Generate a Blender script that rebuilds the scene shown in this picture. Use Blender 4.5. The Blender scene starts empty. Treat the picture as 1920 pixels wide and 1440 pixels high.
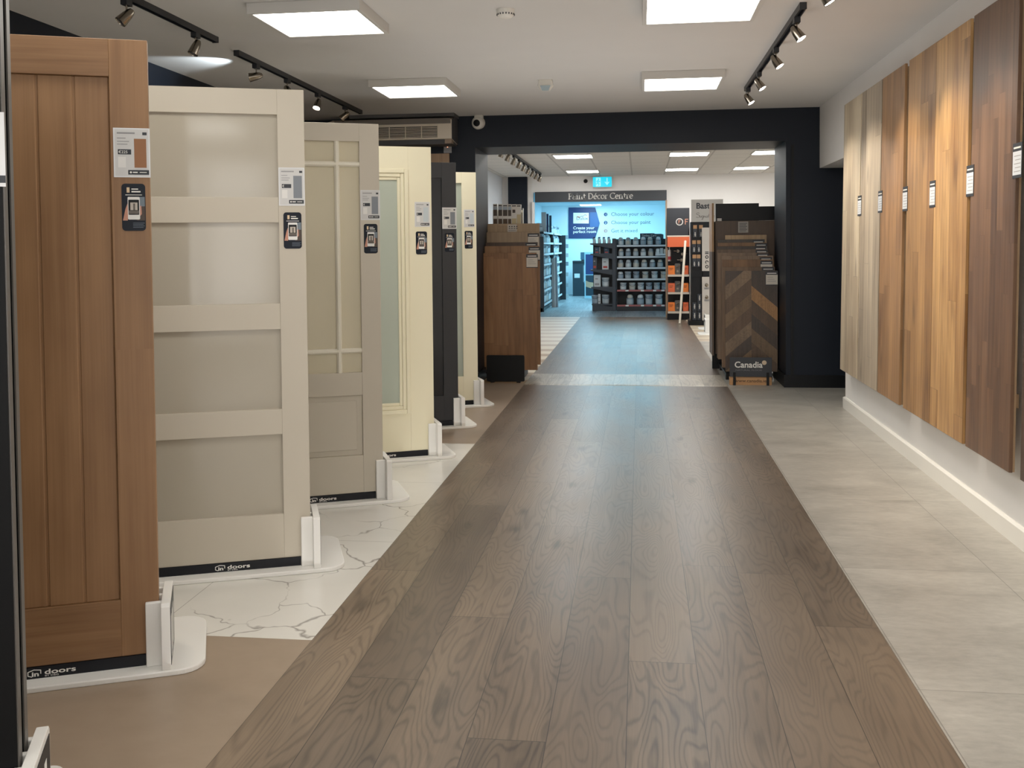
import bpy, math, random
from math import sin, cos, pi, radians, sqrt, atan2
from mathutils import Vector, Matrix

scene = bpy.context.scene
COL = scene.collection
rnd = random.Random(7)

# ------------------------------------------------------------------ camera model
FPX, PPY, YAW, PITCH, ROLL, EYE = 1856.889, 525.56, 0.128469, 0.033738, 0.009095, 1.36
_f = Vector((-sin(YAW) * cos(PITCH), cos(YAW) * cos(PITCH), -sin(PITCH)))
_r = Vector((cos(YAW), sin(YAW), 0))
_d = _f.cross(_r)
CR = _r * cos(ROLL) + _d * sin(ROLL)
CD = -_r * sin(ROLL) + _d * cos(ROLL)

def at(x, y, axis, val):
    """world point of a photo pixel on the plane axis = val"""
    v = CR * ((x - 960) / FPX) + CD * ((y - PPY) / FPX) + _f
    o = Vector((0, 0, EYE))
    return o + v * ((val - o[axis]) / v[axis])

cam = bpy.data.cameras.new('camera')
cam.sensor_width = 36
cam.lens = FPX / 1920 * 36
cam.shift_y = (PPY - 720) / 1920
cam.clip_start = 0.02
co = bpy.data.objects.new('camera', cam)
COL.objects.link(co)
m = Matrix.Identity(4)
for i in range(3):
    m[i][0], m[i][1], m[i][2] = CR[i], -CD[i], -_f[i]
m[2][3] = EYE
co.matrix_world = m
scene.camera = co

# ------------------------------------------------------------------ object helpers
def link(o, parent=None):
    COL.objects.link(o)
    if parent is not None:
        o.parent = parent
    return o

def tag(o, label=None, cat=None, group=None, kind=None):
    if label: o['label'] = label
    if cat: o['category'] = cat
    if group: o['group'] = group
    if kind: o['kind'] = kind
    return o

def thing(name, label, cat, loc=(0, 0, 0), rz=0.0, group=None, kind='thing'):
    o = bpy.data.objects.new(name, None)
    o.empty_display_size = 0.1
    link(o)
    o.location = loc
    o.rotation_euler = (0, 0, rz)
    return tag(o, label, cat, group, kind)

_text_cache = {}
def text_geo(txt, bold=0.0):
    k = (txt, bold)
    if k not in _text_cache:
        cu = bpy.data.curves.new('t', 'FONT')
        cu.body = txt
        cu.size = 1
        cu.resolution_u = 3
        cu.offset = bold
        ob = bpy.data.objects.new('t', cu)
        COL.objects.link(ob)
        dg = bpy.context.evaluated_depsgraph_get()
        me = ob.evaluated_get(dg).to_mesh()
        vs = [(v.co.x, v.co.y) for v in me.vertices]
        fs = [tuple(p.vertices) for p in me.polygons]
        ob.evaluated_get(dg).to_mesh_clear()
        bpy.data.objects.remove(ob)
        bpy.data.curves.remove(cu)
        _text_cache[k] = (vs, fs)
    return _text_cache[k]

class MB:
    """collects shapes of ONE part and links them as one mesh"""
    def __init__(self):
        self.v, self.f, self.m, self.mats = [], [], [], []
        self.cur = 0
        self.T = None
    def mat(self, m):
        if m not in self.mats:
            self.mats.append(m)
        self.cur = self.mats.index(m)
        return self
    def add(self, vs, fs):
        b = len(self.v)
        for p in vs:
            p = Vector(p)
            if self.T is not None:
                p = self.T @ p
            self.v.append(tuple(p))
        for f in fs:
            self.f.append(tuple(b + i for i in f))
            self.m.append(self.cur)
        return self
    def box(self, x0, x1, y0, y1, z0, z1):
        vs = [(x, y, z) for z in (z0, z1) for y in (y0, y1) for x in (x0, x1)]
        return self.add(vs, [(0, 2, 3, 1), (4, 5, 7, 6), (0, 1, 5, 4), (2, 6, 7, 3), (0, 4, 6, 2), (1, 3, 7, 5)])
    def prism(self, pts, h0, h1, axis='z'):
        """polygon (counter clockwise) extruded along axis; pts are the other two coordinates"""
        n = len(pts)
        def mk(a, b, h):
            return {'z': (a, b, h), 'y': (a, h, b), 'x': (h, a, b)}[axis]
        vs = [mk(a, b, h0) for a, b in pts] + [mk(a, b, h1) for a, b in pts]
        fs = [tuple(range(n))[::-1], tuple(range(n, 2 * n))]
        fs += [(i, (i + 1) % n, n + (i + 1) % n, n + i) for i in range(n)]
        if axis == 'y':
            fs = [f[::-1] for f in fs]
        return self.add(vs, fs)
    def quad(self, a, b, c, d):
        return self.add([a, b, c, d], [(0, 1, 2, 3)])
    def tube(self, p0, p1, r0, r1=None, n=12, cap=True):
        p0, p1 = Vector(p0), Vector(p1)
        r1 = r0 if r1 is None else r1
        w = (p1 - p0).normalized()
        u = w.orthogonal().normalized()
        t = w.cross(u)
        vs = []
        for p, r in ((p0, r0), (p1, r1)):
            for i in range(n):
                a = 2 * pi * i / n
                vs.append(p + u * (r * cos(a)) + t * (r * sin(a)))
        fs = [(i, (i + 1) % n, n + (i + 1) % n, n + i) for i in range(n)]
        if cap:
            fs += [tuple(range(n))[::-1], tuple(range(n, 2 * n))]
        return self.add(vs, fs)
    def lathe(self, prof, n=20, base=(0, 0, 0), axis=(0, 0, 1), cap=True):
        """profile of (radius, height) turned about axis from base"""
        w = Vector(axis).normalized()
        u = w.orthogonal().normalized()
        t = w.cross(u)
        b = Vector(base)
        vs, fs = [], []
        for r, h in prof:
            for i in range(n):
                a = 2 * pi * i / n
                vs.append(b + w * h + u * (r * cos(a)) + t * (r * sin(a)))
        for k in range(len(prof) - 1):
            for i in range(n):
                fs.append((k * n + i, k * n + (i + 1) % n, (k + 1) * n + (i + 1) % n, (k + 1) * n + i))
        if cap:
            fs.append(tuple(range(n))[::-1])
            fs.append(tuple((len(prof) - 1) * n + i for i in range(n)))
        return self.add(vs, fs)
    def plate(self, x0, x1, z0, z1, y):
        """flat rectangle facing -y"""
        return self.quad((x0, y, z0), (x1, y, z0), (x1, y, z1), (x0, y, z1))
    def poly(self, pts, y):
        return self.add([(a, y, b) for a, b in pts], [tuple(range(len(pts)))])
    def text(self, txt, x, z, size, y, sx=1.0, align='l', bold=0.0):
        """lettering facing -y, baseline at z"""
        vs, fs = text_geo(txt, bold)
        w = max(p[0] for p in vs) * size * sx
        ox = x - (w / 2 if align == 'c' else w if align == 'r' else 0)
        return self.add([(ox + a * size * sx, y, z + b * size) for a, b in vs], fs)
    def stroke(self, pts, w, y, thin=None, nib=0.6):
        """pen stroke facing -y"""
        thin = w if thin is None else thin
        for (a, b), (c, d) in zip(pts, pts[1:]):
            dx, dz = c - a, d - b
            L = sqrt(dx * dx + dz * dz)
            if L < 1e-9: continue
            k = abs(sin(atan2(dz, dx) - nib))
            h = (thin + (w - thin) * k) / 2
            nx, nz = -dz / L * h, dx / L * h
            ex, ez = dx / L * h * .3, dz / L * h * .3
            self.poly([(a - ex - nx, b - ez - nz), (c + ex - nx, d + ez - nz), (c + ex + nx, d + ez + nz), (a - ex + nx, b - ez + nz)], y)
        return self
    def build(self, name, mat=None, parent=None, smooth=False, bevel=0.0, seg=2):
        me = bpy.data.meshes.new(name)
        me.from_pydata(self.v, [], self.f)
        mats = self.mats if self.mats else [mat]
        for mm in mats:
            me.materials.append(mm)
        if self.mats:
            me.polygons.foreach_set('material_index', self.m)
        if smooth:
            me.polygons.foreach_set('use_smooth', [True] * len(me.polygons))
            me.set_sharp_from_angle(angle=radians(38))
        me.update()
        o = link(bpy.data.objects.new(name, me), parent)
        if bevel:
            bv = o.modifiers.new('b', 'BEVEL')
            bv.width = bevel
            bv.segments = seg
            bv.limit_method = 'ANGLE'
            bv.angle_limit = radians(50)
        return o

def arc(cx, cz, rx, rz, a0, a1, n=14):
    return [(cx + rx * cos(radians(a0 + (a1 - a0) * i / n)), cz + rz * sin(radians(a0 + (a1 - a0) * i / n))) for i in range(n + 1)]

def rrect(x0, x1, z0, z1, r, n=5):
    p = []
    for cx, cz, a in ((x1 - r, z0 + r, -90), (x1 - r, z1 - r, 0), (x0 + r, z1 - r, 90), (x0 + r, z0 + r, 180)):
        p += arc(cx, cz, r, r, a, a + 90, n)
    return p

def part(name, bm, mat, parent, **k):
    return bm.build(name, mat, parent, **k)

def struct(name, bm, mat=None, **k):
    return tag(bm.build(name, mat, None, **k), kind='structure')

# ------------------------------------------------------------------ materials
def s2l(c):
    return tuple(((x / 255) / 12.92 if x / 255 <= .04045 else ((x / 255 + .055) / 1.055) ** 2.4) for x in c) + (1,)

class NT:
    def __init__(self, name):
        self.m = bpy.data.materials.new(name)
        self.m.use_nodes = True
        self.t = self.m.node_tree
        self.t.nodes.clear()
        self.out = self.t.nodes.new('ShaderNodeOutputMaterial')
        self.b = self.t.nodes.new('ShaderNodeBsdfPrincipled')
        self.t.links.new(self.b.outputs[0], self.out.inputs[0])
    def n(self, typ, ins=(), out=0, **props):
        nd = self.t.nodes.new(typ)
        for k, v in props.items():
            setattr(nd, k, v)
        for k, v in (ins.items() if isinstance(ins, dict) else enumerate(ins)):
            if v is None: continue
            self.put(nd.inputs[k], v)
        return nd.outputs[out]
    def put(self, sock, v):
        if hasattr(v, 'is_output'):
            self.t.links.new(v, sock)
        else:
            sock.default_value = v
    def M(self, op, a, b=None, c=None, clamp=False):
        return self.n('ShaderNodeMath', [a, b, c], operation=op, use_clamp=clamp)
    def xyz(self, x, y, z=0.0):
        return self.n('ShaderNodeCombineXYZ', [x, y, z])
    def noise(self, vec, scale=1.0, detail=2.0, rough=.5, dist=0.0, out='Fac'):
        return self.n('ShaderNodeTexNoise', {'Vector': vec, 'Scale': scale, 'Detail': detail, 'Roughness': rough, 'Distortion': dist}, out=out)
    def mix(self, f, a, b, blend='MIX'):
        nd = self.t.nodes.new('ShaderNodeMix')
        nd.data_type = 'RGBA'
        nd.blend_type = blend
        self.put(nd.inputs[0], f)
        self.put(nd.inputs[6], a)
        self.put(nd.inputs[7], b)
        return nd.outputs[2]
    def rng(self, v, a, b, c=0.0, d=1.0, smooth=True):
        return self.n('ShaderNodeMapRange', {'Value': v, 'From Min': a, 'From Max': b, 'To Min': c, 'To Max': d},
                      interpolation_type='SMOOTHSTEP' if smooth else 'LINEAR')
    def pos(self, obj=False):
        v = self.n('ShaderNodeTexCoord', out=3) if obj else self.n('ShaderNodeNewGeometry', out=0)
        s = self.t.nodes.new('ShaderNodeSeparateXYZ')
        self.t.links.new(v, s.inputs[0])
        return s.outputs[0], s.outputs[1], s.outputs[2]
    def bump(self, h, strength=.2, dist=.002):
        return self.n('ShaderNodeBump', {'Height': h, 'Strength': strength, 'Distance': dist})
    def done(self, col=None, rough=.5, spec=None, normal=None, metal=0.0):
        if col is not None: self.put(self.b.inputs['Base Color'], col)
        self.put(self.b.inputs['Roughness'], rough)
        self.put(self.b.inputs['Metallic'], metal)
        if spec is not None: self.put(self.b.inputs['Specular IOR Level'], spec)
        if normal is not None: self.put(self.b.inputs['Normal'], normal)
        return self.m

_mc = {}
def paint(rgb, rough=.5, metal=0.0, name=None, spec=None, var=.03):
    """painted / plain surface with a faint procedural mottling"""
    k = (tuple(rgb), rough, metal, spec, var)
    if k in _mc: return _mc[k]
    t = NT(name or 'paint')
    x, y, z = t.pos()
    nz = t.noise(t.xyz(x, y, z), 3.0, 3.0)
    c = s2l(rgb)
    lo = tuple(v * (1 - var) for v in c[:3]) + (1,)
    hi = tuple(min(1, v * (1 + var)) for v in c[:3]) + (1,)
    _mc[k] = t.done(t.mix(nz, lo, hi), rough, spec, metal=metal)
    return _mc[k]

def glow(rgb, strength, name='glow', base=(250, 250, 250)):
    t = NT(name)
    t.put(t.b.inputs['Emission Color'], s2l(rgb))
    t.put(t.b.inputs['Emission Strength'], strength)
    return t.done(s2l(base), .4)

def wood(name, A, B, ax=0, al=2, obj=True, pw=.12, pl=1.2, gap=.0012, var=.35, contour=10.0, cmix=.45, streak=.4,
         rough=.45, knots=.5, seed=0.0, fu=8.0, fv=1.1, x0=0.0, bumps=.15, C=None, seam=.35, spec=.5, kv=2.6):
    """plank wood: ax across axis, al along axis; A dark colour, B light colour"""
    t = NT(name)
    P = t.pos(obj)
    u0 = t.M('DIVIDE', t.M('SUBTRACT', P[ax], x0), pw)
    row = t.M('FLOOR', u0)
    fu_ = t.M('FRACT', u0)
    rr = t.n('ShaderNodeTexWhiteNoise', {'W': t.M('ADD', row, seed * 3.7)}, noise_dimensions='1D')
    v0 = t.M('ADD', t.M('DIVIDE', P[al], pl), t.M('MULTIPLY', rr, 17.3))
    colm = t.M('FLOOR', v0)
    fv_ = t.M('FRACT', v0)
    wn = t.t.nodes.new('ShaderNodeTexWhiteNoise')
    wn.noise_dimensions = '3D'
    t.put(wn.inputs['Vector'], t.xyz(row, colm, seed))
    idv, idc = wn.outputs[0], wn.outputs[1]
    s = t.t.nodes.new('ShaderNodeSeparateColor')
    t.put(s.inputs[0], idc)
    id2 = s.outputs[1]
    um = t.M('MULTIPLY', t.M('SUBTRACT', fu_, .5), pw)
    vm = t.M('MULTIPLY', fv_, pl)
    off = t.M('MULTIPLY', idv, 61.0)
    # cathedral grain: contour lines of a stretched noise
    base = t.noise(t.xyz(t.M('MULTIPLY', um, fu), t.M('MULTIPLY', vm, fv), off), 1.0, 1.5, .45, .25)
    fine = t.noise(t.xyz(t.M('MULTIPLY', um, 60.0), t.M('MULTIPLY', vm, 6.0), off), 1.0, 2.0)
    g = t.M('ADD', t.M('MULTIPLY', base, contour), t.M('MULTIPLY', fine, .35))
    g = t.M('ADD', g, t.M('MULTIPLY', t.M('ABSOLUTE', um), t.M('MULTIPLY', id2, 28.0)))
    tri = t.M('PINGPONG', g, .5)
    line = t.rng(tri, .0, .30, 1.0, 0.0)
    st = t.noise(t.xyz(t.M('MULTIPLY', um, 160.0), t.M('MULTIPLY', vm, 2.2), off), 1.0, 3.0, .6)
    st2 = t.noise(t.xyz(t.M('MULTIPLY', um, 26.0), t.M('MULTIPLY', vm, 1.0), t.M('ADD', off, 9.0)), 1.0, 2.0, .6)
    pat = t.noise(t.xyz(t.M('MULTIPLY', um, 5.0), t.M('MULTIPLY', vm, 2.0), t.M('ADD', off, 20.0)), 1.0, 3.0, .55)
    f = t.M('ADD', t.M('MULTIPLY', t.M('SUBTRACT', st, .5), streak), .55)
    f = t.M('ADD', f, t.M('MULTIPLY', t.M('SUBTRACT', st2, .5), streak * 1.3))
    f = t.M('ADD', f, t.M('MULTIPLY', t.M('SUBTRACT', pat, .5), .75))
    f = t.M('ADD', f, t.M('MULTIPLY', t.M('SUBTRACT', idv, .5), var * 2))
    f = t.M('SUBTRACT', f, t.M('MULTIPLY', line, cmix), clamp=True)
    col = t.mix(f, s2l(A), s2l(B))
    if C is not None:
        col = t.mix(t.M('MULTIPLY', id2, .55), col, s2l(C))
    if knots:
        vn = t.t.nodes.new('ShaderNodeTexVoronoi')
        t.put(vn.inputs['Vector'], t.xyz(t.M('MULTIPLY', um, 7.0), t.M('MULTIPLY', vm, kv), off))
        t.put(vn.inputs['Scale'], 1.0)
        sc_ = t.t.nodes.new('ShaderNodeSeparateColor')
        t.put(sc_.inputs[0], vn.outputs['Color'])
        kd = t.M('ADD', vn.outputs['Distance'], t.M('MULTIPLY', t.M('SUBTRACT', fine, .5), .35))
        kn = t.rng(kd, .04, .30, knots, 0.0)
        kn = t.M('MULTIPLY', kn, t.rng(sc_.outputs[0], .72, .9))
        col = t.mix(kn, col, tuple(v * .35 for v in s2l(A)[:3]) + (1,))
    if gap:
        e1 = t.M('LESS_THAN', t.M('SUBTRACT', .5, t.M('ABSOLUTE', t.M('SUBTRACT', fu_, .5))), gap / pw)
        e2 = t.M('LESS_THAN', t.M('SUBTRACT', .5, t.M('ABSOLUTE', t.M('SUBTRACT', fv_, .5))), gap / pl)
        ed = t.M('MAXIMUM', e1, e2)
        col = t.mix(t.M('MULTIPLY', ed, 1 - seam), col, tuple(v * .25 for v in s2l(A)[:3]) + (1,))
        h = t.M('SUBTRACT', t.M('SUBTRACT', 1.0, t.M('MULTIPLY', line, .4)), ed)
    else:
        h = t.M('SUBTRACT', 1.0, t.M('MULTIPLY', line, .4))
    rg = t.M('ADD', rough - .06, t.M('MULTIPLY', pat, .14))
    return t.done(col, rg, spec, t.bump(h, bumps, .0015))

def tile_mat(name, c0, c1, tx, ty, x0, y0, grout, rough=.4, streak=1.0, gw=.002, gf=.6, spec=.5, sx=2.0, sy=5.0):
    t = NT(name)
    x, y, z = t.pos()
    a = t.M('DIVIDE', t.M('SUBTRACT', x, x0), tx)
    b = t.M('DIVIDE', t.M('SUBTRACT', y, y0), ty)
    idn = t.n('ShaderNodeTexWhiteNoise', {'Vector': t.xyz(t.M('FLOOR', a), t.M('FLOOR', b), 0.0)}, noise_dimensions='2D')
    big = t.noise(t.xyz(t.M('MULTIPLY', x, sx), t.M('MULTIPLY', y, sy), t.M('MULTIPLY', idn, 7.0)), 1.0, 5.0, .6, .4)
    fn = t.noise(t.xyz(t.M('MULTIPLY', x, sx * 7), t.M('MULTIPLY', y, sy * 9), 0.0), 1.0, 4.0, .65)
    f = t.M('ADD', t.M('MULTIPLY', big, .7), t.M('MULTIPLY', fn, .45))
    f = t.M('ADD', t.M('MULTIPLY', t.M('SUBTRACT', f, .575), 1.6 * streak), .5)
    f = t.M('ADD', f, t.M('MULTIPLY', t.M('SUBTRACT', idn, .5), .15), clamp=True)
    col = t.mix(f, s2l(c0), s2l(c1))
    e1 = t.M('LESS_THAN', t.M('SUBTRACT', .5, t.M('ABSOLUTE', t.M('SUBTRACT', t.M('FRACT', a), .5))), gw / tx)
    e2 = t.M('LESS_THAN', t.M('SUBTRACT', .5, t.M('ABSOLUTE', t.M('SUBTRACT', t.M('FRACT', b), .5))), gw / ty)
    col = t.mix(t.M('MULTIPLY', t.M('MAXIMUM', e1, e2), gf), col, s2l(grout))
    return t.done(col, t.M('ADD', rough - .05, t.M('MULTIPLY', fn, .12)), spec)

def marble_mat():
    t = NT('marble')
    x, y, z = t.pos()
    w = t.n('ShaderNodeTexNoise', {'Vector': t.xyz(x, y, 3.0), 'Scale': 2.2, 'Detail': 4.0, 'Roughness': .6}, out=1)
    vec = t.n('ShaderNodeVectorMath', [t.xyz(t.M('MULTIPLY', x, 1.0), t.M('MULTIPLY', y, 1.0), 0.0), t.n('ShaderNodeVectorMath', [w, (.38, .38, .0)], operation='MULTIPLY')], operation='ADD')
    vo = t.n('ShaderNodeTexVoronoi', {'Vector': vec, 'Scale': 2.1, 'Randomness': 1.0}, feature='DISTANCE_TO_EDGE')
    br = t.noise(t.xyz(x, y, 8.0), 2.3, 2.0)
    wide = t.M('MULTIPLY', t.M('POWER', br, 4.0), .05)
    v = t.M('SUBTRACT', 1.0, t.M('DIVIDE', vo, t.M('ADD', wide, .003)), clamp=True)
    v = t.M('MULTIPLY', v, t.rng(br, .42, .62, .0, .75))
    cloud = t.noise(t.xyz(x, y, 1.0), 2.5, 4.0)
    col = t.mix(cloud, s2l((215, 213, 205)), s2l((236, 233, 226)))
    col = t.mix(v, col, s2l((110, 102, 96)))
    a = t.M('ABSOLUTE', t.M('SUBTRACT', x, -1.738))
    b = t.M('ABSOLUTE', t.M('SUBTRACT', y, 4.43))
    b2 = t.M('ABSOLUTE', t.M('SUBTRACT', y, 5.58))
    e = t.M('LESS_THAN', t.M('MINIMUM', a, t.M('MINIMUM', b, b2)), .0016)
    col = t.mix(t.M('MULTIPLY', e, .6), col, s2l((120, 115, 110)))
    return t.done(col, .22, .5)

NAVY = paint((20, 27, 38), .5, name='navy_paint', spec=.25)
NAVY_SATIN = paint((13, 15, 19), .4, name='navy_satin', spec=.25)
CEIL = paint((212, 210, 207), .9, name='ceiling_paint')
WHITEWALL = paint((244, 242, 240), .7, name='white_wall')
SKIRT = paint((240, 238, 232), .35, name='white_gloss')
WHITEDOOR = paint((196, 187, 170), .42, name='off_white_door')
CREAMDOOR = paint((236, 228, 198), .42, name='cream_door')
STANDW = paint((240, 238, 233), .38, name='white_board')
BLACK = paint((11, 12, 14), .45, name='black', spec=.25)
BLACKSTRIP = paint((20, 22, 28), .4, name='black_strip', spec=.25)
BLACKDOOR = paint((8, 9, 11), .5, name='black_door', spec=.15)
EDGE = paint((92, 88, 84), .4, .2, name='edge_grey')  # grey, lighter than the leaf, on the black doors' end edges
NICKEL = paint((140, 131, 119), .26, 1.0, name='brushed_nickel')
TRACK = paint((22, 25, 32), .4, name='track')
PLASTIC = paint((225, 222, 214), .45, name='white_plastic')
GREYPL = paint((70, 70, 72), .6, name='dark_grey_plastic')  # plain dark grey for vent slots, casing end and under tray
LETTER = paint((238, 236, 230), .5, name='white_lettering')
CARD = paint((205, 204, 202), .3, name='card')
SLEEVE = paint((225, 226, 228), .15, name='card_sleeve')
INK = paint((38, 42, 50), .5, name='ink')
GREYTXT = paint((150, 149, 150), .5, name='grey_print')
STICK = paint((15, 22, 34), .4, name='sticker_navy', spec=.2)
SKIN = paint((196, 140, 118), .6, name='print_skin')
PHONE = paint((232, 230, 226), .4, name='print_phone')
SCREEN = paint((92, 82, 74), .4, name='print_screen')
PRINTWOOD = paint((150, 100, 62), .5, name='print_wood')

FLOORWOOD = wood('dark_oak_floor', (50, 40, 32), (144, 124, 103), ax=0, al=1, obj=False, pw=.2188, pl=2.1, gap=.0014, var=.20,
                 contour=22.0, cmix=.27, streak=.34, rough=.33, knots=.7, x0=-1.137, fu=7.0, fv=1.15, bumps=.12, seam=.2, C=(104, 89, 75))
OAK = wood('oak_veneer', (114, 79, 49), (166, 125, 86), pw=.108, pl=6.0, gap=0, var=.05, contour=5.0, cmix=.10, streak=.45, rough=.45, knots=0, fu=4, fv=.4, bumps=.03)
OAKH = wood('oak_veneer_rail', (110, 76, 47), (160, 120, 83), ax=2, al=0, pw=.3, pl=6.0, gap=0, var=.05, contour=5.0, cmix=.12, streak=.5, rough=.45, knots=0, fu=5, fv=.5, bumps=.03)
DARKTILE = tile_mat('grey_tile', (136, 132, 124), (194, 190, 181), .6, 1.154, .84, 3.108, (96, 92, 86), .34, gw=.0018, sx=2.6, sy=4.4, streak=1.15)
TAN = tile_mat('tan_tile', (140, 121, 102), (170, 151, 131), 1.2, 1.2, -1.9, 3.28, (120, 104, 88), .38, .8, sx=1.2, sy=1.2, gf=.3)
MARBLE = marble_mat()

# ------------------------------------------------------------------ the room shell
ZC = 2.648
XW, XL = 1.684, -3.33
YB, YR = 9.65, 10.45
XS0, XS1 = -1.137, .832
struct('floor', MB().box(XS0, XS1, -4, 19.02, -.05, 0), FLOORWOOD)
struct('floor_tan', MB().box(XL, XS0, -4, 3.28, -.05, 0), TAN)
struct('floor_marble', MB().box(XL, XS0, 3.28, 6.72, -.05, 0), MARBLE)
struct('floor_tan_far', MB().box(XL, XS0, 6.72, 9.75, -.05, 0), TAN)
struct('floor_grey_tile', MB().box(XS1, 3.0, -4, 14.2, -.05, 0), DARKTILE)
THR_LIT = wood('threshold_oak_lit', (140, 128, 112), (226, 216, 198), ax=0, al=1, obj=False, pw=.2188, pl=3.0, gap=.0013, var=.22, contour=9, cmix=.25, streak=.3,
           rough=.34, knots=.6, x0=-1.137, bumps=.1, seed=3.0)  # brightly lit band under the beam, put into a paler plank colour
struct('floor_threshold_lit', MB().prism([(9.66, 0), (10.5, 0), (10.48, .004), (9.68, .004)], XS0, XS1, 'x'), THR_LIT)
struct('ceiling', MB().box(XL - .1, 3.0, -4, YB, ZC, ZC + .1), CEIL)
struct('wall_left', MB().box(XL - .12, XL, -4, YB, 0, ZC), NAVY)
rw = MB().box(XW, XW + .13, -4, 8.45, 0, ZC)
struct('wall_right', rw, WHITEWALL)
struct('wall_right_bulkhead', MB().box(XW, 3.0, 8.45, YB, 2.075, ZC), WHITEWALL)
struct('wall_alcove', MB().box(2.7, 2.8, 8.0, YB, 0, 2.075).box(XW + .13, 2.8, 7.9, 8.0, 0, 2.075), NAVY_SATIN)
sk = MB().prism([(XW, 0), (XW, .097), (XW - .010, .097), (XW - .018, .086), (XW - .018, 0)], -4, 8.452, 'y')
sk.box(XW - .018, XW + .13, 8.45, 8.468, 0, .09)
struct('baseboard_right', sk, SKIRT)
# dark wall with the wide opening
struct('wall_far_left', MB().box(XL, -1.6, YB, YR, 0, ZC), NAVY)
struct('wall_far_right', MB().box(1.375, 2.8, YB, YR, 0, ZC), NAVY)
struct('wall_far_beam', MB().box(-1.6, 1.375, YB, YR, 2.34, ZC), NAVY)
struct('baseboard_far', MB().box(1.355, 2.7, YB - .018, YB, 0, .12).box(1.357, 1.375, YB, YR, 0, .12), NAVY_SATIN)
struct('baseboard_far_left', MB().box(XL, -1.585, YB - .018, YB, 0, .12).box(-1.6, -1.585, YB, YR, 0, .12), NAVY_SATIN)
struct('trim_1', MB().box(1.42, 1.445, YB - .012, YB, .12, 2.3), NAVY_SATIN)
# shop front behind the photographer: glazed wall that lets daylight in
fr = MB().box(XL, 3.0, -4.1, -4, 0, .35).box(XL, 3.0, -4.1, -4, 2.45, ZC)
for x in (XL + .05, -1.9, -.5, .9, 2.0):
    fr.box(x - .05, x + .05, -4.1, -4, .35, 2.45)
struct('window_1', fr, NAVY_SATIN)

# ------------------------------------------------------------------ ceiling lights
PANEL = glow((255, 252, 244), 6.5, 'light_panel')
PFRAME = paint((205, 203, 198), .5, name='panel_frame')
def panel(x0, y0, label, z0=ZC - .058, z1=ZC, w=.56, group='square ceiling light panels', mat=None):
    t = thing('ceiling_light', label, 'ceiling light', (x0 + w / 2, y0 + w / 2, z1), group=group)
    h = w / 2
    dz = z0 - z1
    b = MB()
    o = h + .025
    b.box(-o, o, -o, -h, dz, 0).box(-o, o, h, o, dz, 0).box(-o, -h, -h, h, dz, 0).box(h, o, -h, h, dz, 0).box(-h, h, -h, h, -.012, 0)
    part('frame', b, PFRAME, t, bevel=.003)
    part('diffuser', MB().box(-h, h, -h, h, dz + .006, dz + .012), mat or PANEL, t)
    return t
panel(-2.01, 5.03, 'square surface light panel nearest on the left side of the ceiling')
panel(-2.03, 7.44, 'square surface light panel farther back on left, above the air conditioner end')
panel(.045, 5.05, 'bright square light panel cut by the top edge of the photo')
panel(.045, 7.46, 'square light panel on right before the dark beam, beside the spotlight track')
for y in (2.6, .2, -2.2):
    for x in (-2.01, .045):
        panel(x, y, 'square ceiling light panel behind the photographer')

# ------------------------------------------------------------------ track lights
LENS = glow((255, 246, 232), 14.0, 'spot_lens')
LENSOFF = paint((150, 146, 140), .2, .6, name='spot_lens_off')
def spot_head(root, p, aim, on=True, stem=.055, s=1.0):
    """bullet spotlight hanging from its track at p (local), aimed along aim"""
    a = Vector(aim).normalized()
    h = MB()
    c = Vector((p[0], p[1], p[2] - .028 - stem))
    back = c - a * .045 * s
    prof = [(.004, 0), (.014, .004), (.021, .018), (.026, .045), (.029, .075), (.031, .092), (.029, .094), (.027, .088)]
    h.lathe([(r * s, q * s) for r, q in prof], 20, back, a)
    h.tube((p[0], p[1], p[2] - .03), (p[0], p[1], c.z), .005, n=8)
    h.tube(c + Vector((0, 0, .004)), c, .012, .012, 10)
    ho = part('spotlight_head', h, NICKEL, root, smooth=True)
    ad = MB().box(p[0] - .017, p[0] + .017, p[1] - .03, p[1] + .03, p[2] - .033, p[2])
    part('adapter', ad, TRACK, ho, bevel=.002)
    ln = MB().lathe([(.026 * s, .0), (.0265 * s, .004)], 20, back + a * .086 * s, a)
    part('lens', ln, LENS if on else LENSOFF, ho)
    return back + a * .1 * s

def lamp(name, typ, loc, energy, color=(1, 1, 1), aim=None, size=.05, angle=60, blend=.6):
    l = bpy.data.lights.new(name, typ)
    l.energy = energy
    l.color = color
    o = link(bpy.data.objects.new(name, l))
    o.location = loc
    if typ == 'SPOT':
        l.spot_size = radians(angle)
        l.spot_blend = blend
        l.shadow_soft_size = size
    elif typ == 'AREA':
        l.size = size
        l.spread = radians(angle) if angle != 60 else pi
    else:
        l.shadow_soft_size = size
    if aim is not None:
        o.rotation_euler = (Vector(aim) - Vector(loc)).to_track_quat('-Z', 'Y').to_euler()
    return o

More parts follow.
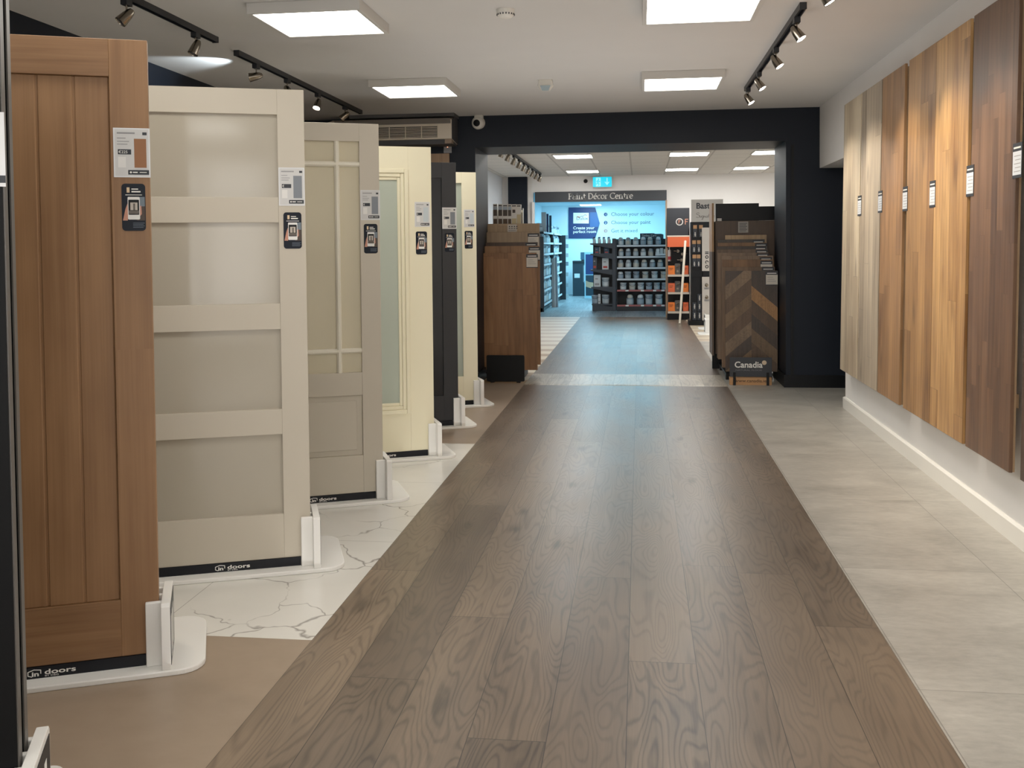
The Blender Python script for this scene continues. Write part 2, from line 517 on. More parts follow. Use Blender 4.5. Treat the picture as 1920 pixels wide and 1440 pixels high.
def track(label, x, y0, y1, heads, ztop=ZC, sc=1.0, power=22, color=(1, .86, .68), group='ceiling spotlight tracks'):
    t = thing('spotlight_track', label, 'track light', (x, y0, ztop), group=group)
    b = MB().box(-.0175, -.010, 0, y1 - y0, -.034, 0).box(.010, .0175, 0, y1 - y0, -.034, 0).box(-.012, .012, 0, y1 - y0, -.014, 0)
    b.box(-.0185, .0185, -.012, .0, -.036, 0).box(-.0185, .0185, y1 - y0, y1 - y0 + .012, -.036, 0)
    part('rail', b, TRACK, t)
    for y, tgt, on, pw in heads:
        p = (0, y - y0, -.03)
        w = Vector((x, y, ztop - .1))
        aim = Vector(tgt) - w
        tip = spot_head(t, p, aim, on, s=sc)
        if pw:
            lamp('spot_lamp', 'SPOT', Vector((x, y0, ztop)) + tip + aim.normalized() * .012, pw, color, tgt, .03, 76, .8)
    return t

track('black spotlight track at upper left above the oak door', -2.545, 3.1, 5.765,
      [(3.6, (-1.9, 2.9, 1.2), True, 14), (4.72, (-3.0, 4.35, 1.9), False, 0), (5.50, (-2.75, 5.3, 1.9), False, 0)])
track('black spotlight track on left running back towards the air conditioner', -2.58, 6.18, 9.03,
      [(6.50, (-3.2, 6.35, 2.42), False, 0), (7.10, (-1.62, 6.08, 1.2), True, 30), (7.80, (-2.7, 7.2, 1.5), True, 0), (8.55, (-3.1, 8.4, 2.1), False, 0)])
track('black spotlight track on right lighting the hanging floor boards', .87, 5.486, 8.30,
      [(5.70, (1.58, 5.35, 1.4), True, 30), (6.55, (1.58, 6.2, 1.4), True, 28), (7.45, (1.58, 7.1, 1.4), True, 26), (8.18, (1.58, 7.85, 1.4), True, 24)])
track('spotlight track cut by the top edge of the photo on the right', .87, 2.1, 4.95,
      [(2.5, (1.6, 2.3, .9), True, 12), (3.5, (1.6, 3.5, .9), True, 16), (4.86, (1.6, 4.7, 1.3), True, 24)])

# ------------------------------------------------------------------ small ceiling fittings
p = at(948, 18, 2, ZC)
t = thing('smoke_detector', 'round white smoke detector on the ceiling at top centre', 'smoke detector', p)
part('housing', MB().lathe([(.05, 0), (.05, -.02), (.044, -.034), (.03, -.045), (.012, -.048)], 24), PLASTIC, t, smooth=True)
b = MB()
for i in range(18):
    a = 2 * pi * i / 18
    b.tube((.046 * cos(a), .046 * sin(a), -.024), (.0475 * cos(a), .0475 * sin(a), -.032), .004, n=6)
part('vent', b, GREYPL, t)
p = at(1023, 150, 2, ZC)
t = thing('motion_sensor', 'small white motion sensor hanging from the ceiling before the dark beam', 'motion sensor', p + Vector((0, 0, .003)))
part('housing', MB().prism([(-.05, 0), (-.06, -.05), (-.03, -.085), (.03, -.085), (.06, -.05), (.05, 0)], -.03, .03, 'y'), PLASTIC, t, bevel=.006)
part('lens', MB().prism([(-.04, -.05), (-.025, -.09), (.025, -.09), (.04, -.05)], -.034, -.03, 'y'), paint((170, 190, 200), .2, name='sensor_lens'), t)
p = at(897, 229, 1, YB - .06)
t = thing('security_camera', 'white dome security camera on the dark beam beside the air conditioner', 'security camera', (p.x, YB, p.z))
part('bracket', MB().box(-.04, .045, -.07, -.005, .03, .075), PLASTIC, t, bevel=.01)
part('housing', MB().lathe([(.04, 0), (.062, .01), (.064, .05), (.055, .08), (.035, .095)], 28, (0, 0, 0), (-.12, -1, -.12)), PLASTIC, t, smooth=True)
part('lens', MB().lathe([(.034, .0), (.032, .008), (.001, .014)], 24, Vector((-.012, -.092, -.012)), (-.12, -1, -.12)), BLACK, t, smooth=True)

# ------------------------------------------------------------------ air conditioner
a0, a1 = -2.99, -1.775
t = thing('air_conditioner', 'long beige air conditioner with slatted grille high on the dark wall', 'air conditioner', (a1, YB, 2.37))
W = a1 - a0
AC = paint((224, 212, 194), .5, name='air_conditioner_beige')
part('casing', MB().prism([(-.30, .03), (-.0, .0), (-.0, .245), (-.17, .245), (-.30, .215)], -W, 0, 'x'), AC, t, bevel=.004)
part('end_panel', MB().prism([(-.302, .03), (0, 0), (0, .246), (-.17, .246), (-.302, .216)], 0, .004, 'x'), GREYPL, t)
part('top_rail', MB().box(-W + .06, -.01, -.303, -.298, .175, .225), paint((120, 112, 104), .5, name='ac_top_rail'), t)
g = MB().mat(BLACK).box(-W + .1, -.135, -.3015, -.2985, .045, .155)
g.mat(AC)
for i in range(8):
    z = .05 + i * .0142
    g.box(-W + .1, -.135, -.309, -.3, z, z + .0055)
for i in range(7):
    x = -.135 - i * .158
    g.box(x - .003, x + .003, -.310, -.299, .042, .158)
part('grille', g, None, t)
part('under_tray', MB().box(-W + .02, -.006, -.27, -.01, -.018, .03), GREYPL, t)
part('end_block', MB().box(-.07, -.004, -.29, -.2, -.014, .03), paint((150, 130, 112), .6, name='ac_block'), t)
tk = MB().box(a0 + .2, a1 + .02, YB - .28, YB - .02, 2.617, ZC)
tag(tk.build('cable_trunking', paint((84, 84, 86), .6, name='trunking')), 'dark grey trunking between air conditioner and ceiling', 'trunking')
p0, p1 = at(832, 272, 1, YB), at(847, 287, 1, YB)
sw = thing('wall_switch', 'small grey switch plate on the dark wall under the air conditioner end', 'switch', ((p0.x + p1.x) / 2, YB, (p0.z + p1.z) / 2))
part('plate', MB().box(-.04, .04, -.01, 0, -.04, .04), paint((150, 150, 152), .4, name='switch_plate'), sw, bevel=.003)
part('indicator', MB().tube((0, -.0135, .02), (0, -.01, .02), .005), glow((255, 150, 110), 1.2, 'indicator'), sw)

p0, p1 = at(806, 287, 1, YB - .06), at(842, 287.5, 1, YB - .06)
tb = thing('flooring_sample_board', 'light brown wooden board standing against the dark wall behind the charcoal door', 'flooring sample', (p0.x, YB - .06, 0))
part('face', MB().box(-.3, p1.x - p0.x, 0, .018, 0, p1.z), wood('wall_board', (120, 92, 66), (176, 144, 112), pw=.12, pl=1.3, gap=.001, var=.2, contour=5, cmix=.12, seed=90.0), tb)
part('core', MB().box(-.299, p1.x - p0.x - .001, .018, .03, 0, p1.z - .001), paint((150, 122, 92), .7, name='plywood_edge'), tb)
# ------------------------------------------------------------------ price card and sticker on a door
def price_card(parent, x0, x1, z0, z1, pic, price=None, sleeve=False):
    y = -.0025
    b = MB().mat(SLEEVE).box(x0 - .004, x1 + .004, -.002, -.0004, z0 - .004, z1 + .004)
    w, h = x1 - x0, z1 - z0
    b.mat(CARD).plate(x0, x1, z0, z1, y)
    y2 = y - .0004
    b.mat(GREYTXT)
    for k, (wa, za) in enumerate(((.62, .90), (.30, .80), (.42, .73), (.36, .67))):
        b.plate(x0 + w * .07, x0 + w * (.07 + wa * .85), z0 + h * za, z0 + h * (za + (.035 if k == 0 else .018)), y2)
    b.mat(INK)
    b.plate(x0 + w * .82, x0 + w * .95, z0 + h * .88, z0 + h * .94, y2)
    b.plate(x0 + w * .09, x0 + w * .48, z0 + h * .46, z0 + h * .57, y2)
    b.plate(x0 + w * .38, x0 + w, z0 + h * .03, z0 + h * .13, y2)
    b.mat(LETTER)
    b.text(price or '\u20ac', x0 + w * .11, z0 + h * .485, h * .085, y2 - .0003)
    b.tube((x0 + w * .46, y2 - .0003, z0 + h * .08), (x0 + w * .46, y2 - .0006, z0 + h * .08), h * .022, n=10)
    b.plate(x0 + w * .52, x0 + w * .66, z0 + h * .068, z0 + h * .092, y2 - .0003)
    b.plate(x0 + w * .72, x0 + w * .93, z0 + h * .072, z0 + h * .088, y2 - .0003)
    b.mat(paint((228, 226, 222), .4)).plate(x0 + w * .09, x0 + w * .32, z0 + h * .18, z0 + h * .41, y2)
    b.mat(pic).plate(x0 + w * .57, x0 + w * .93, z0 + h * .18, z0 + h * .8, y2)
    return part('price_card', b, None, parent)

def app_sticker(parent, x0, x1, z0, z1):
    w, h = x1 - x0, z1 - z0
    b = MB().mat(STICK).prism(rrect(x0, x1, z0, z1, w * .16), -.0016, -.0002, 'y')
    y = -.0019
    b.mat(paint((70, 56, 48), .5)).plate(x0 + w * .62, x0 + w * .97, z0 + h * .22, z0 + h * .52, y)
    b.mat(paint((112, 124, 134), .5)).plate(x0 + w * .70, x0 + w * .97, z0 + h * .52, z0 + h * .72, y)
    y -= .0003
    b.mat(SKIN)
    b.poly([(x0 + w * .04, z0 + h * .22), (x0 + w * .24, z0 + h * .22), (x0 + w * .30, z0 + h * .48), (x0 + w * .24, z0 + h * .58), (x0 + w * .15, z0 + h * .46)], y)
    b.poly([(x0 + w * .72, z0 + h * .28), (x0 + w * .84, z0 + h * .36), (x0 + w * .82, z0 + h * .54), (x0 + w * .72, z0 + h * .5)], y)
    y -= .0003
    b.mat(PHONE).poly(rrect(x0 + w * .25, x0 + w * .76, z0 + h * .24, z0 + h * .72, w * .05), y)
    b.mat(BLACK).poly(rrect(x0 + w * .28, x0 + w * .73, z0 + h * .34, z0 + h * .66, w * .03), y - .0003)
    b.mat(paint((190, 180, 168), .5)).plate(x0 + w * .36, x0 + w * .66, z0 + h * .44, z0 + h * .60, y - .0006)
    b.mat(SCREEN).plate(x0 + w * .48, x0 + w * .56, z0 + h * .44, z0 + h * .58, y - .0009)
    b.plate(x0 + w * .29, x0 + w * .72, z0 + h * .36, z0 + h * .43, y - .0006)
    y = -.0022
    b.mat(paint((222, 196, 160), .5)).plate(x0 + w * .22, x0 + w * .34, z0 + h * .81, z0 + h * .92, y)
    b.mat(LETTER)
    b.plate(x0 + w * .42, x0 + w * .70, z0 + h * .875, z0 + h * .895, y)
    b.plate(x0 + w * .42, x0 + w * .80, z0 + h * .815, z0 + h * .845, y)
    b.plate(x0 + w * .16, x0 + w * .86, z0 + h * .755, z0 + h * .768, y)
    b.mat(paint((110, 122, 138), .5))
    for k in range(4):
        b.plate(x0 + w * .46, x0 + w * (.95 - .05 * (k % 2)), z0 + h * (.16 - .03 * k), z0 + h * (.168 - .03 * k), y)
    return part('app_sticker', b, None, parent)

# ------------------------------------------------------------------ stands
STHICK = .018
def logo(b, x, z, s, y):
    """house outline with 'in', the word doors and the small line below"""
    b.mat(LETTER)
    o = [(.0, .28), (.0, .78), (.55, 1.02), (1.18, .92), (1.18, .45)]
    b.stroke([(x + a * s * 1.3, z + c * s) for a, c in o], s * .12, y)
    b.stroke([(x, z + .28 * s), (x + .45 * s, z + .12 * s)], s * .12, y)
    b.text('in', x + .42 * s, z + .16 * s, s * .85, y, sx=1.5, bold=.03)
    b.text('doors', x + 1.95 * s, z + .30 * s, s * .92, y, sx=1.75, bold=.02)
    b.text('BY D&G', x + 2.0 * s, z + .0 * s, s * .30, y, sx=1.6)

def stand(label, o, ang, W=.762, kick=True, group='white display door stands', ext=.142):
    t = thing('door_stand', label, 'stand', (o[0], o[1], 0), radians(ang), group)
    part('base_board', MB().prism(rrect(-W - .14, ext, -.072, .415, .085 if ext > .1 else .04, 6), 0, STHICK), STANDW, t, bevel=.004)
    for s in (1, -1):
        e = .009 if s == 1 else -W - .037
        pl = MB().prism([(-.067, STHICK), (.178, STHICK), (.178, .222), (.168, .232), (-.057, .232), (-.067, .222)], e, e + .028, 'x')
        po = part('end_plate', pl, STANDW, t, bevel=.002)
        if s == 1:
            st = MB().mat(BLACKSTRIP).box(e + .028, e + .0295, -.055, .165, .03, .215)
            st.mat(LETTER)
            for k in range(3):
                st.box(e + .0295, e + .030, -.035 + .06 * k, -.005 + .06 * k, .05, .18)
            part('side_sticker', st, None, po)
        for y0 in (-.021, .050, .121):
            fl = MB().box(-.040, .009, y0, y0 + .019, STHICK, .225) if s == 1 else MB().box(-W - .009, -W + .04, y0, y0 + .019, STHICK, .225)
            part('clamp_flange', fl, STANDW, t, bevel=.003)
    if kick:
        k = MB().mat(BLACKSTRIP).box(-W + .045, -.042, -.004, .05, STHICK, .054)
        logo(k, -.39, .022, .024, -.0048)
        part('name_strip', k, None, t)
    return t

PIC_GREY = paint((120, 126, 134), .4)
PIC_PALE = paint((190, 200, 204), .4)
HANDLE_Y = 0

def door_root(label, o, ang):
    return thing('door_sample', label, 'door', (o[0], o[1], .055), radians(ang))

T = .044
def tz(z): return z - .055

# --- oak boarded door
o, ang = (-1.553, 3.002), 24
d = door_root('oak veneer door with vertical grooved boards, nearest of the wooden doors', o, ang)
W, H = .762, 1.972
b = MB().box(-.115, 0, 0, T, 0, H).box(-W, -W + .115, 0, T, 0, H)
part('stile', b, OAK, d, bevel=.0015)
part('rail', MB().box(-W + .115, -.115, 0, T, tz(1.909), H), OAKH, d, bevel=.0015)
part('rail', MB().box(-W + .115, -.115, 0, T, 0, tz(.237)), OAKH, d, bevel=.0015)
n = 5
pw = (W - .23) / n
b = MB()
for i in range(n):
    x1 = -.115 - i * pw
    b.box(x1 - pw + .0035, x1 - .0035, .010, T - .01, tz(.237), tz(1.909))
b.box(-W + .115, -.115, .0135, T - .012, tz(.237), tz(1.909))
part('board_panel', b, OAK, d, bevel=.003)
price_card(d, -.102, -.001, tz(1.596), tz(1.744), PRINTWOOD, '\u20ac225')
app_sticker(d, -.085, -.014, tz(1.422), tz(1.572))
stand('white door stand under the oak door', o, ang)

GLASS_MILK = paint((176, 168, 152), .10, name='frosted_glass')
GLASS_GREEN = paint((176, 184, 170), .14, name='greenish_frosted_glass')

# --- white four pane shaker door
o, ang = (-1.394, 4.029), 21.7
d = door_root('white shaker door with four large frosted panes behind the oak door', o, ang)
H = 1.970
part('stile', MB().box(-.11, 0, 0, T, 0, H), WHITEDOOR, d, bevel=.0015)
part('stile', MB().box(-W, -W + .11, 0, T, 0, H), WHITEDOOR, d, bevel=.0015)
rails = [(0, tz(.243)), (tz(.581), tz(.687)), (tz(1.024), tz(1.132)), (tz(1.471), tz(1.576)), (tz(1.92), H)]
for z0, z1 in rails:
    part('rail', MB().box(-W + .11, -.11, .0005, T, z0, z1), WHITEDOOR, d, bevel=.0015)
for (a, z0), (z1, c) in zip(rails, rails[1:]):
    part('glass_pane', MB().box(-W + .11, -.11, .016, .024, z0, z1), GLASS_MILK, d)
price_card(d, -.104, -.006, tz(1.545), tz(1.696), PIC_GREY)
app_sticker(d, -.091, -.017, tz(1.361), tz(1.513))
stand('white door stand under the four pane white door', o, ang)

BAR_LIT = paint((232, 226, 208), .35, name='glazing_bar_highlight')  # paler than the door: highlight on the bars put into the colour
# --- white margin light door
o, ang = (-1.411 + .04 * cos(radians(24.5)), 5.141 + .04 * sin(radians(24.5))), 24.5
d = door_root('white door with small corner panes over a raised lower panel', o, ang)
H = 1.964
part('stile', MB().box(-.105, 0, 0, T, 0, H), WHITEDOOR, d, bevel=.0015)
part('stile', MB().box(-W, -W + .105, 0, T, 0, H), WHITEDOOR, d, bevel=.0015)
for z0, z1 in ((0, tz(.255)), (tz(.578), tz(.70)), (tz(1.925), H)):
    part('rail', MB().box(-W + .105, -.105, .0005, T, z0, z1), WHITEDOOR, d, bevel=.0015)
for x in (-.222, -W + .222):
    part('glazing_bar', MB().prism([(x - .013, .022), (x - .013, .008), (x - .005, -.001), (x + .005, -.001), (x + .013, .008), (x + .013, .022)], tz(.70), tz(1.925), 'z'), BAR_LIT, d)
for z in (tz(.815), tz(1.805)):
    part('glazing_bar', MB().prism([(.022, z - .013), (.008, z - .013), (-.001, z - .005), (-.001, z + .005), (.008, z + .013), (.022, z + .013)][::-1], -W + .105, -.105, 'x'), BAR_LIT, d)
part('glass_pane', MB().box(-W + .105, -.105, .02, .025, tz(.70), tz(1.925)), paint((208, 198, 170), .06, name='clear_glass_cream'), d)
b = MB().box(-W + .105, -.105, .012, T - .01, tz(.255), tz(.578))
b.prism(rrect(-W + .135, -.135, tz(.285), tz(.548), .003, 1), .006, .012, 'y')
part('raised_panel', b, WHITEDOOR, d, bevel=.003)
price_card(d, -.097, -.002, tz(1.514), tz(1.664), PIC_GREY)
app_sticker(d, -.086, -.013, tz(1.332), tz(1.489))
stand('white door stand under the door with small corner panes', o, ang)

# --- cream moulded single pane door
o, ang = (-1.325, 6.255), 24
d = door_root('cream door with one tall frosted pane in a stepped moulding', o, ang)
H = 1.949
part('stile', MB().box(-.15, 0, 0, T, 0, H), CREAMDOOR, d, bevel=.0015)
part('stile', MB().box(-W, -W + .15, 0, T, 0, H), CREAMDOOR, d, bevel=.0015)
part('rail', MB().box(-W + .15, -.15, .0002, T, 0, tz(.297)), CREAMDOOR, d)
part('rail', MB().box(-W + .15, -.15, .0002, T, tz(1.861), H), CREAMDOOR, d)
def ring(b, x0, x1, z0, z1, w, y0, y1):
    b.box(x0, x0 + w, y0, y1, z0, z1).box(x1 - w, x1, y0, y1, z0, z1).box(x0 + w, x1 - w, y0, y1, z0, z0 + w).box(x0 + w, x1 - w, y0, y1, z1 - w, z1)
b = MB()
ring(b, -W + .15, -.15, tz(.297), tz(1.861), .026, -.008, .02)
ring(b, -W + .176, -.176, tz(.323), tz(1.835), .024, -.001, .02)
ring(b, -W + .20, -.20, tz(.347), tz(1.811), .020, .006, .02)
part('moulding', b, CREAMDOOR, d, bevel=.004)
part('glass_pane', MB().box(-W + .22, -.22, .014, .02, tz(.367), tz(1.791)), GLASS_GREEN, d)
price_card(d, -.106, -.016, tz(1.498), tz(1.648), PIC_PALE)
app_sticker(d, -.105, -.032, tz(1.317), tz(1.464))
stand('white door stand under the cream door with the stepped moulding', o, ang)

# --- dark navy door
o, ang = (-1.402 + .04 * cos(radians(23)), 7.322 + .04 * sin(radians(23))), 23
d = door_root('dark charcoal door with a recessed panel between two cream doors', o, ang)
H = 1.94
CHAR = paint((36, 37, 41), .42, name='charcoal_door')
part('stile', MB().box(-.11, 0, 0, T, 0, H), CHAR, d, bevel=.0015)
part('stile', MB().box(-W, -W + .11, 0, T, 0, H), CHAR, d, bevel=.0015)
part('rail', MB().box(-W + .11, -.11, .0003, T, 0, tz(.245)), CHAR, d)
part('rail', MB().box(-W + .11, -.11, .0003, T, tz(1.882), H), CHAR, d)
part('panel', MB().box(-W + .11, -.11, .014, .024, tz(.245), tz(1.882)), paint((27, 29, 34), .18, name='dark_panel'), d)
price_card(d, -.104, -.004, tz(1.504), tz(1.655), PIC_GREY)
app_sticker(d, -.092, -.018, tz(1.327), tz(1.468))
stand('white door stand under the dark charcoal door', o, ang)

# --- last cream door
o, ang = (-1.414 + .04 * cos(radians(23)), 8.31 + .04 * sin(radians(23))), 23
d = door_root('cream door farthest back in the row, beside the dark opening', o, ang)
H = 1.94
part('stile', MB().box(-.125, 0, 0, T, 0, H), CREAMDOOR, d, bevel=.0015)
part('stile', MB().box(-W, -W + .125, 0, T, 0, H), CREAMDOOR, d, bevel=.0015)
part('rail', MB().box(-W + .125, -.125, .0003, T, 0, tz(.261)), CREAMDOOR, d)
part('rail', MB().box(-W + .125, -.125, .0003, T, tz(1.904), H), CREAMDOOR, d)
part('glass_pane', MB().box(-W + .125, -.125, .016, .022, tz(.261), tz(1.904)), GLASS_GREEN, d)
price_card(d, -.103, -.020, tz(1.535), tz(1.675), PIC_PALE)
app_sticker(d, -.103, -.033, tz(1.349), tz(1.499))
stand('white door stand under the farthest cream door', o, ang)

# --- foreground black doors, cut by the left edge
o, ang = (-1.364, 1.988), 24
H = 2.05
d = door_root('black door cut by the left edge of the photo, nearest to the camera', o, ang)
part('leaf', MB().box(-W, -.0015, 0, T, 0, H), BLACKDOOR, d)
part('edge_strip', MB().box(-.0015, .0015, .004, T - .004, 0, H), EDGE, d)
bcard = MB().mat(SLEEVE).box(-.112, .006, -.003, -.0004, tz(1.50), tz(1.66))
bcard.mat(PIC_PALE)
for k in range(3):
    bcard.plate(-.10, -.017, tz(1.532 + .034 * k), tz(1.562 + .034 * k), -.0034)
bcard.mat(INK).plate(-.112, .006, tz(1.508), tz(1.524), -.0034).plate(-.026, -.012, tz(1.643), tz(1.650), -.0034)
bcard.mat(INK)
ring2 = [(-.101, -.016, 1.531, 1.632)]
for x0, x1, z0, z1 in ring2:
    bcard.stroke([(x0, tz(z0)), (x1, tz(z0)), (x1, tz(z1)), (x0, tz(z1)), (x0, tz(z0))], .003, -.0036)
part('price_card', bcard, None, d)
app_sticker(d, -.095, -.018, tz(1.315), tz(1.475))
d2 = door_root('second black door standing close behind the nearest one in the same stand', (o[0] - .072 * sin(radians(ang)), o[1] + .072 * cos(radians(ang))), ang)
part('leaf', MB().box(-W, -.0015, 0, T, 0, H), BLACKDOOR, d2)
part('edge_strip', MB().box(-.0015, .0015, .004, T - .004, 0, H), EDGE, d2)
stand('white stand holding two black doors at the lower left corner', o, ang, kick=True, ext=.037)

# ------------------------------------------------------------------ floor boards hanging on the right wall
def bw(name, A, B, seed, **k):
    base = dict(ax=1, al=2, obj=True, pw=.14, pl=1.9, gap=.0010, var=.22, contour=6.0, cmix=.16, streak=.75, rough=.4, knots=.55, seed=seed, fu=6.0, fv=.7, bumps=.06, seam=.45)
    base.update(k)
    return wood(name, A, B, **base)
specs = [
    (7.615, 8.226, 'pale bleached oak board hanging farthest along the right wall', bw('pale_oak', (150, 128, 102), (224, 208, 180), 1)),
    (6.985, 7.590, 'greyish oak board hanging second from the dark alcove', bw('grey_oak', (132, 116, 98), (206, 190, 166), 2)),
    (6.40, 6.965, 'mid brown oak board hanging between the greyish and honey boards', bw('brown_oak', (112, 76, 44), (186, 142, 96), 3)),
    (5.745, 6.305, 'honey brown oak board with a dark knot near its foot', bw('honey_oak', (118, 80, 44), (198, 152, 98), 4)),
    (5.18, 5.742, 'golden yellow oak board, brightest on the right wall', bw('golden_oak', (140, 96, 52), (222, 176, 116), 5)),
    (4.545, 5.13, 'dark brown three-strip board with short staggered strips', bw('walnut_strip', (74, 50, 34), (132, 98, 72), 6, pw=.078, pl=.62, var=.2, cmix=.12, knots=.15, seam=.75)),
    (3.62, 4.415, 'very dark brown board cut by the right edge of the photo', bw('dark_board', (50, 34, 26), (92, 68, 52), 7)),
]
PLY = paint((150, 122, 92), .7, name='plywood_edge')
labelpos = [(1603.7, 1610.3, 367, 405), (1641.5, 1649, 358, 399), (1687, 1696, 350, 396), (1737, 1747.5, 339, 389), (1805, 1818.5, 310, 368.5), (1890.5, 1907.5, 268, 334)]
for i, (y0, y1, lab, mt) in enumerate(specs):
    t = thing('floor_board_sample', lab, 'flooring board', (1.613, (y0 + y1) / 2, .352), group='flooring boards hung on the right wall')
    t.rotation_euler = (0, radians(.8), 0)
    w = (y1 - y0) / 2
    part('face', MB().box(-.016, 0, -w, w, 0, 2.115), mt, t, bevel=.002)
    part('core', MB().box(.0, .010, -w + .004, w - .004, .002, 2.098), PLY, t)
    bt = MB()
    for z in (.28, 1.8):
        bt.box(.010, .03, -w + .03, w - .03, z, z + .06)
    part('hanging_batten', bt, PLY, t)
    if i < len(labelpos):
        x0, x1, ya, yb = labelpos[i]
        A = at(x0, (ya + yb) / 2, 0, 1.596)
        B = at(x1, (ya + yb) / 2, 0, 1.596)
        zt, zb = at((x0 + x1) / 2, ya, 0, 1.596).z, at((x0 + x1) / 2, yb, 0, 1.596).z
        c0, c1 = min(A.y, B.y) - t.location.y, max(A.y, B.y) - t.location.y
        z0, z1 = zb - .352, zt - .352
        lb = MB().mat(INK).box(-.0185, -.0165, c0, c1, z0, z1)
        h = z1 - z0
        lb.mat(paint((222, 226, 232), .3)).box(-.0188, -.0184, c0 + .004, c1 - .004, z0 + h * .09, z0 + h * .76)
        lb.mat(GREYTXT)
        for k in range(5):
            lb.box(-.0192, -.0188, c0 + .012, c1 - .02 - .012 * (k % 2), z0 + h * (.18 + .11 * k), z0 + h * (.20 + .11 * k))
        lb.mat(LETTER).box(-.0189, -.0184, c0 + .012, c1 - .012, z0 + h * .84, z0 + h * .89)
        part('price_label', lb, None, t)
# ------------------------------------------------------------------ sample racks in the opening
ORD = ['first', 'second', 'third', 'fourth', 'fifth', 'sixth', 'seventh', 'eighth', 'ninth', 'tenth', 'eleventh', 'twelfth']

def sample(name, label, x0, x1, y, z0, z1, mat, tag_px=None, group=None, th=.018, tagw=(.12, .14)):
    t = thing(name, label, 'flooring sample', ((x0 + x1) / 2, y, z0), group=group)
    w = (x1 - x0) / 2
    part('face', MB().box(-w, w, 0, th * .6, 0, z1 - z0), mat, t, bevel=.0015)
    part('core', MB().box(-w + .002, w - .002, th * .6, th, .001, z1 - z0 - .001), PLY, t)
    if tag_px is not None:
        cx, ztop = tag_px
        cx -= (x0 + x1) / 2
        b = MB().mat(INK).box(cx - tagw[0] / 2, cx + tagw[0] / 2, -.003, -.0003, ztop - z0 - tagw[1], ztop - z0)
        b.mat(paint((206, 198, 186), .4)).plate(cx - tagw[0] / 2 + .003, cx + tagw[0] / 2 - .003, ztop - z0 - tagw[1] + .008, ztop - z0 - .035, -.0034)
        b.mat(LETTER).plate(cx - tagw[0] * .38, cx + tagw[0] * .38, ztop - z0 - .024, ztop - z0 - .016, -.0034)
        b.mat(GREYTXT)
        for k in range(3):
            b.plate(cx - tagw[0] * .36, cx + tagw[0] * (.1 + .12 * k), ztop - z0 - .062 - .02 * k, ztop - z0 - .057 - .02 * k, -.0037)
        part('price_label', b, None, t)
    return t

def sw_(name, A, B, seed, **k):
    base = dict(ax=0, al=2, obj=True, pw=.15, pl=.9, gap=.0012, var=.16, contour=6.0, cmix=.15, streak=.6, rough=.45, knots=.4, seed=seed, fu=6.0, fv=.8, bumps=.05, seam=.6)
    base.update(k)
    return wood(name, A, B, **base)

lm = [sw_('sample_brown_oak', (104, 70, 42), (158, 114, 76), 11), sw_('sample_brown_oak_b', (106, 72, 46), (160, 118, 80), 12),
      sw_('sample_dark_oak', (58, 42, 32), (92, 68, 52), 13), sw_('sample_pale_oak', (128, 106, 84), (168, 142, 112), 14), sw_('sample_beige_oak', (140, 116, 88), (182, 154, 120), 15)]
rows = [(899, 1008, 474.7, 694, 10.10, 'front brown oak flooring board on the left rack, above the plain black plate', (997.5, 476.5)),
        (904.5, 1014, 461.7, 684, 10.19, 'second brown oak flooring board on the left rack, just behind the front one', (1002, 463)),
        (902, 1010, 455, 684, 10.26, 'thin dark strip of flooring board showing behind the brown boards on left rack', (996, 455.3)),
        (904.5, 1013.5, 435.6, 684, 10.33, 'pale greyish oak board on the left rack with a price label at right', (1000, 437.5)),
        (907, 1013.8, 420, 684, 10.40, 'tallest beige oak board at the back of the left rack with a printed notice', None)]
for i, (xa, xb, yt, yb, Y, lab, tg) in enumerate(rows):
    A, B = at(xa, yt, 1, Y), at(xb, yb, 1, Y)
    zb = max(.075, B.z)
    tp = None
    if tg:
        q = at(tg[0], tg[1], 1, Y)
        tp = (q.x, q.z)
    t = sample('flooring_sample_board', lab, A.x, B.x, Y, zb, A.z, lm[i], tp, 'flooring boards on the left rack')
    if i == 4:
        q0, q1 = at(951.5, 421, 1, Y), at(969, 434.5, 1, Y)
        b = MB().mat(paint((196, 188, 176), .5)).box(q0.x - t.location.x, q1.x - t.location.x, -.002, -.0003, q1.z - t.location.z, q0.z - t.location.z)
        b.mat(INK)
        for k in range(4):
            cx = q0.x - t.location.x + .022 + .026 * k
            b.tube((cx, -.0021, q0.z - t.location.z - .022), (cx, -.0024, q0.z - t.location.z - .022), .007, n=10)
            b.plate(cx - .008, cx + .008, q0.z - t.location.z - .046, q0.z - t.location.z - .039, -.0024)
        b.plate(q0.x - t.location.x + .01, q1.x - t.location.x - .01, q1.z - t.location.z + .012, q1.z - t.location.z + .016, -.0024)
        part('notice', b, None, t)
rk = thing('sample_rack', 'low black rack under the flooring boards left of the opening', 'rack', (-1.35, 10.3, 0))
part('base', MB().box(-.27, .16, -.2, .24, .05, .072), BLACK, rk)
b = MB()
for x in (-.25, .14):
    b.box(x - .015, x + .015, -.18, .22, 0, .05)
part('foot', b, BLACK, rk)
q0, q1 = at(912, 666, 1, 9.80), at(983.5, 718, 1, 9.80)
sg = thing('rack_sign', 'plain black plate standing in front of the left flooring rack', 'sign', ((q0.x + q1.x) / 2, 9.80, 0))
w = (q1.x - q0.x) / 2
part('plate', MB().prism(rrect(-w, w, .012, q0.z, .014), 0, .014, 'y'), BLACK, sg)
for x in (-w + .06, w - .06):
    part('foot', MB().box(x - .018, x + .018, -.01, .09, 0, .014), BLACK, sg)

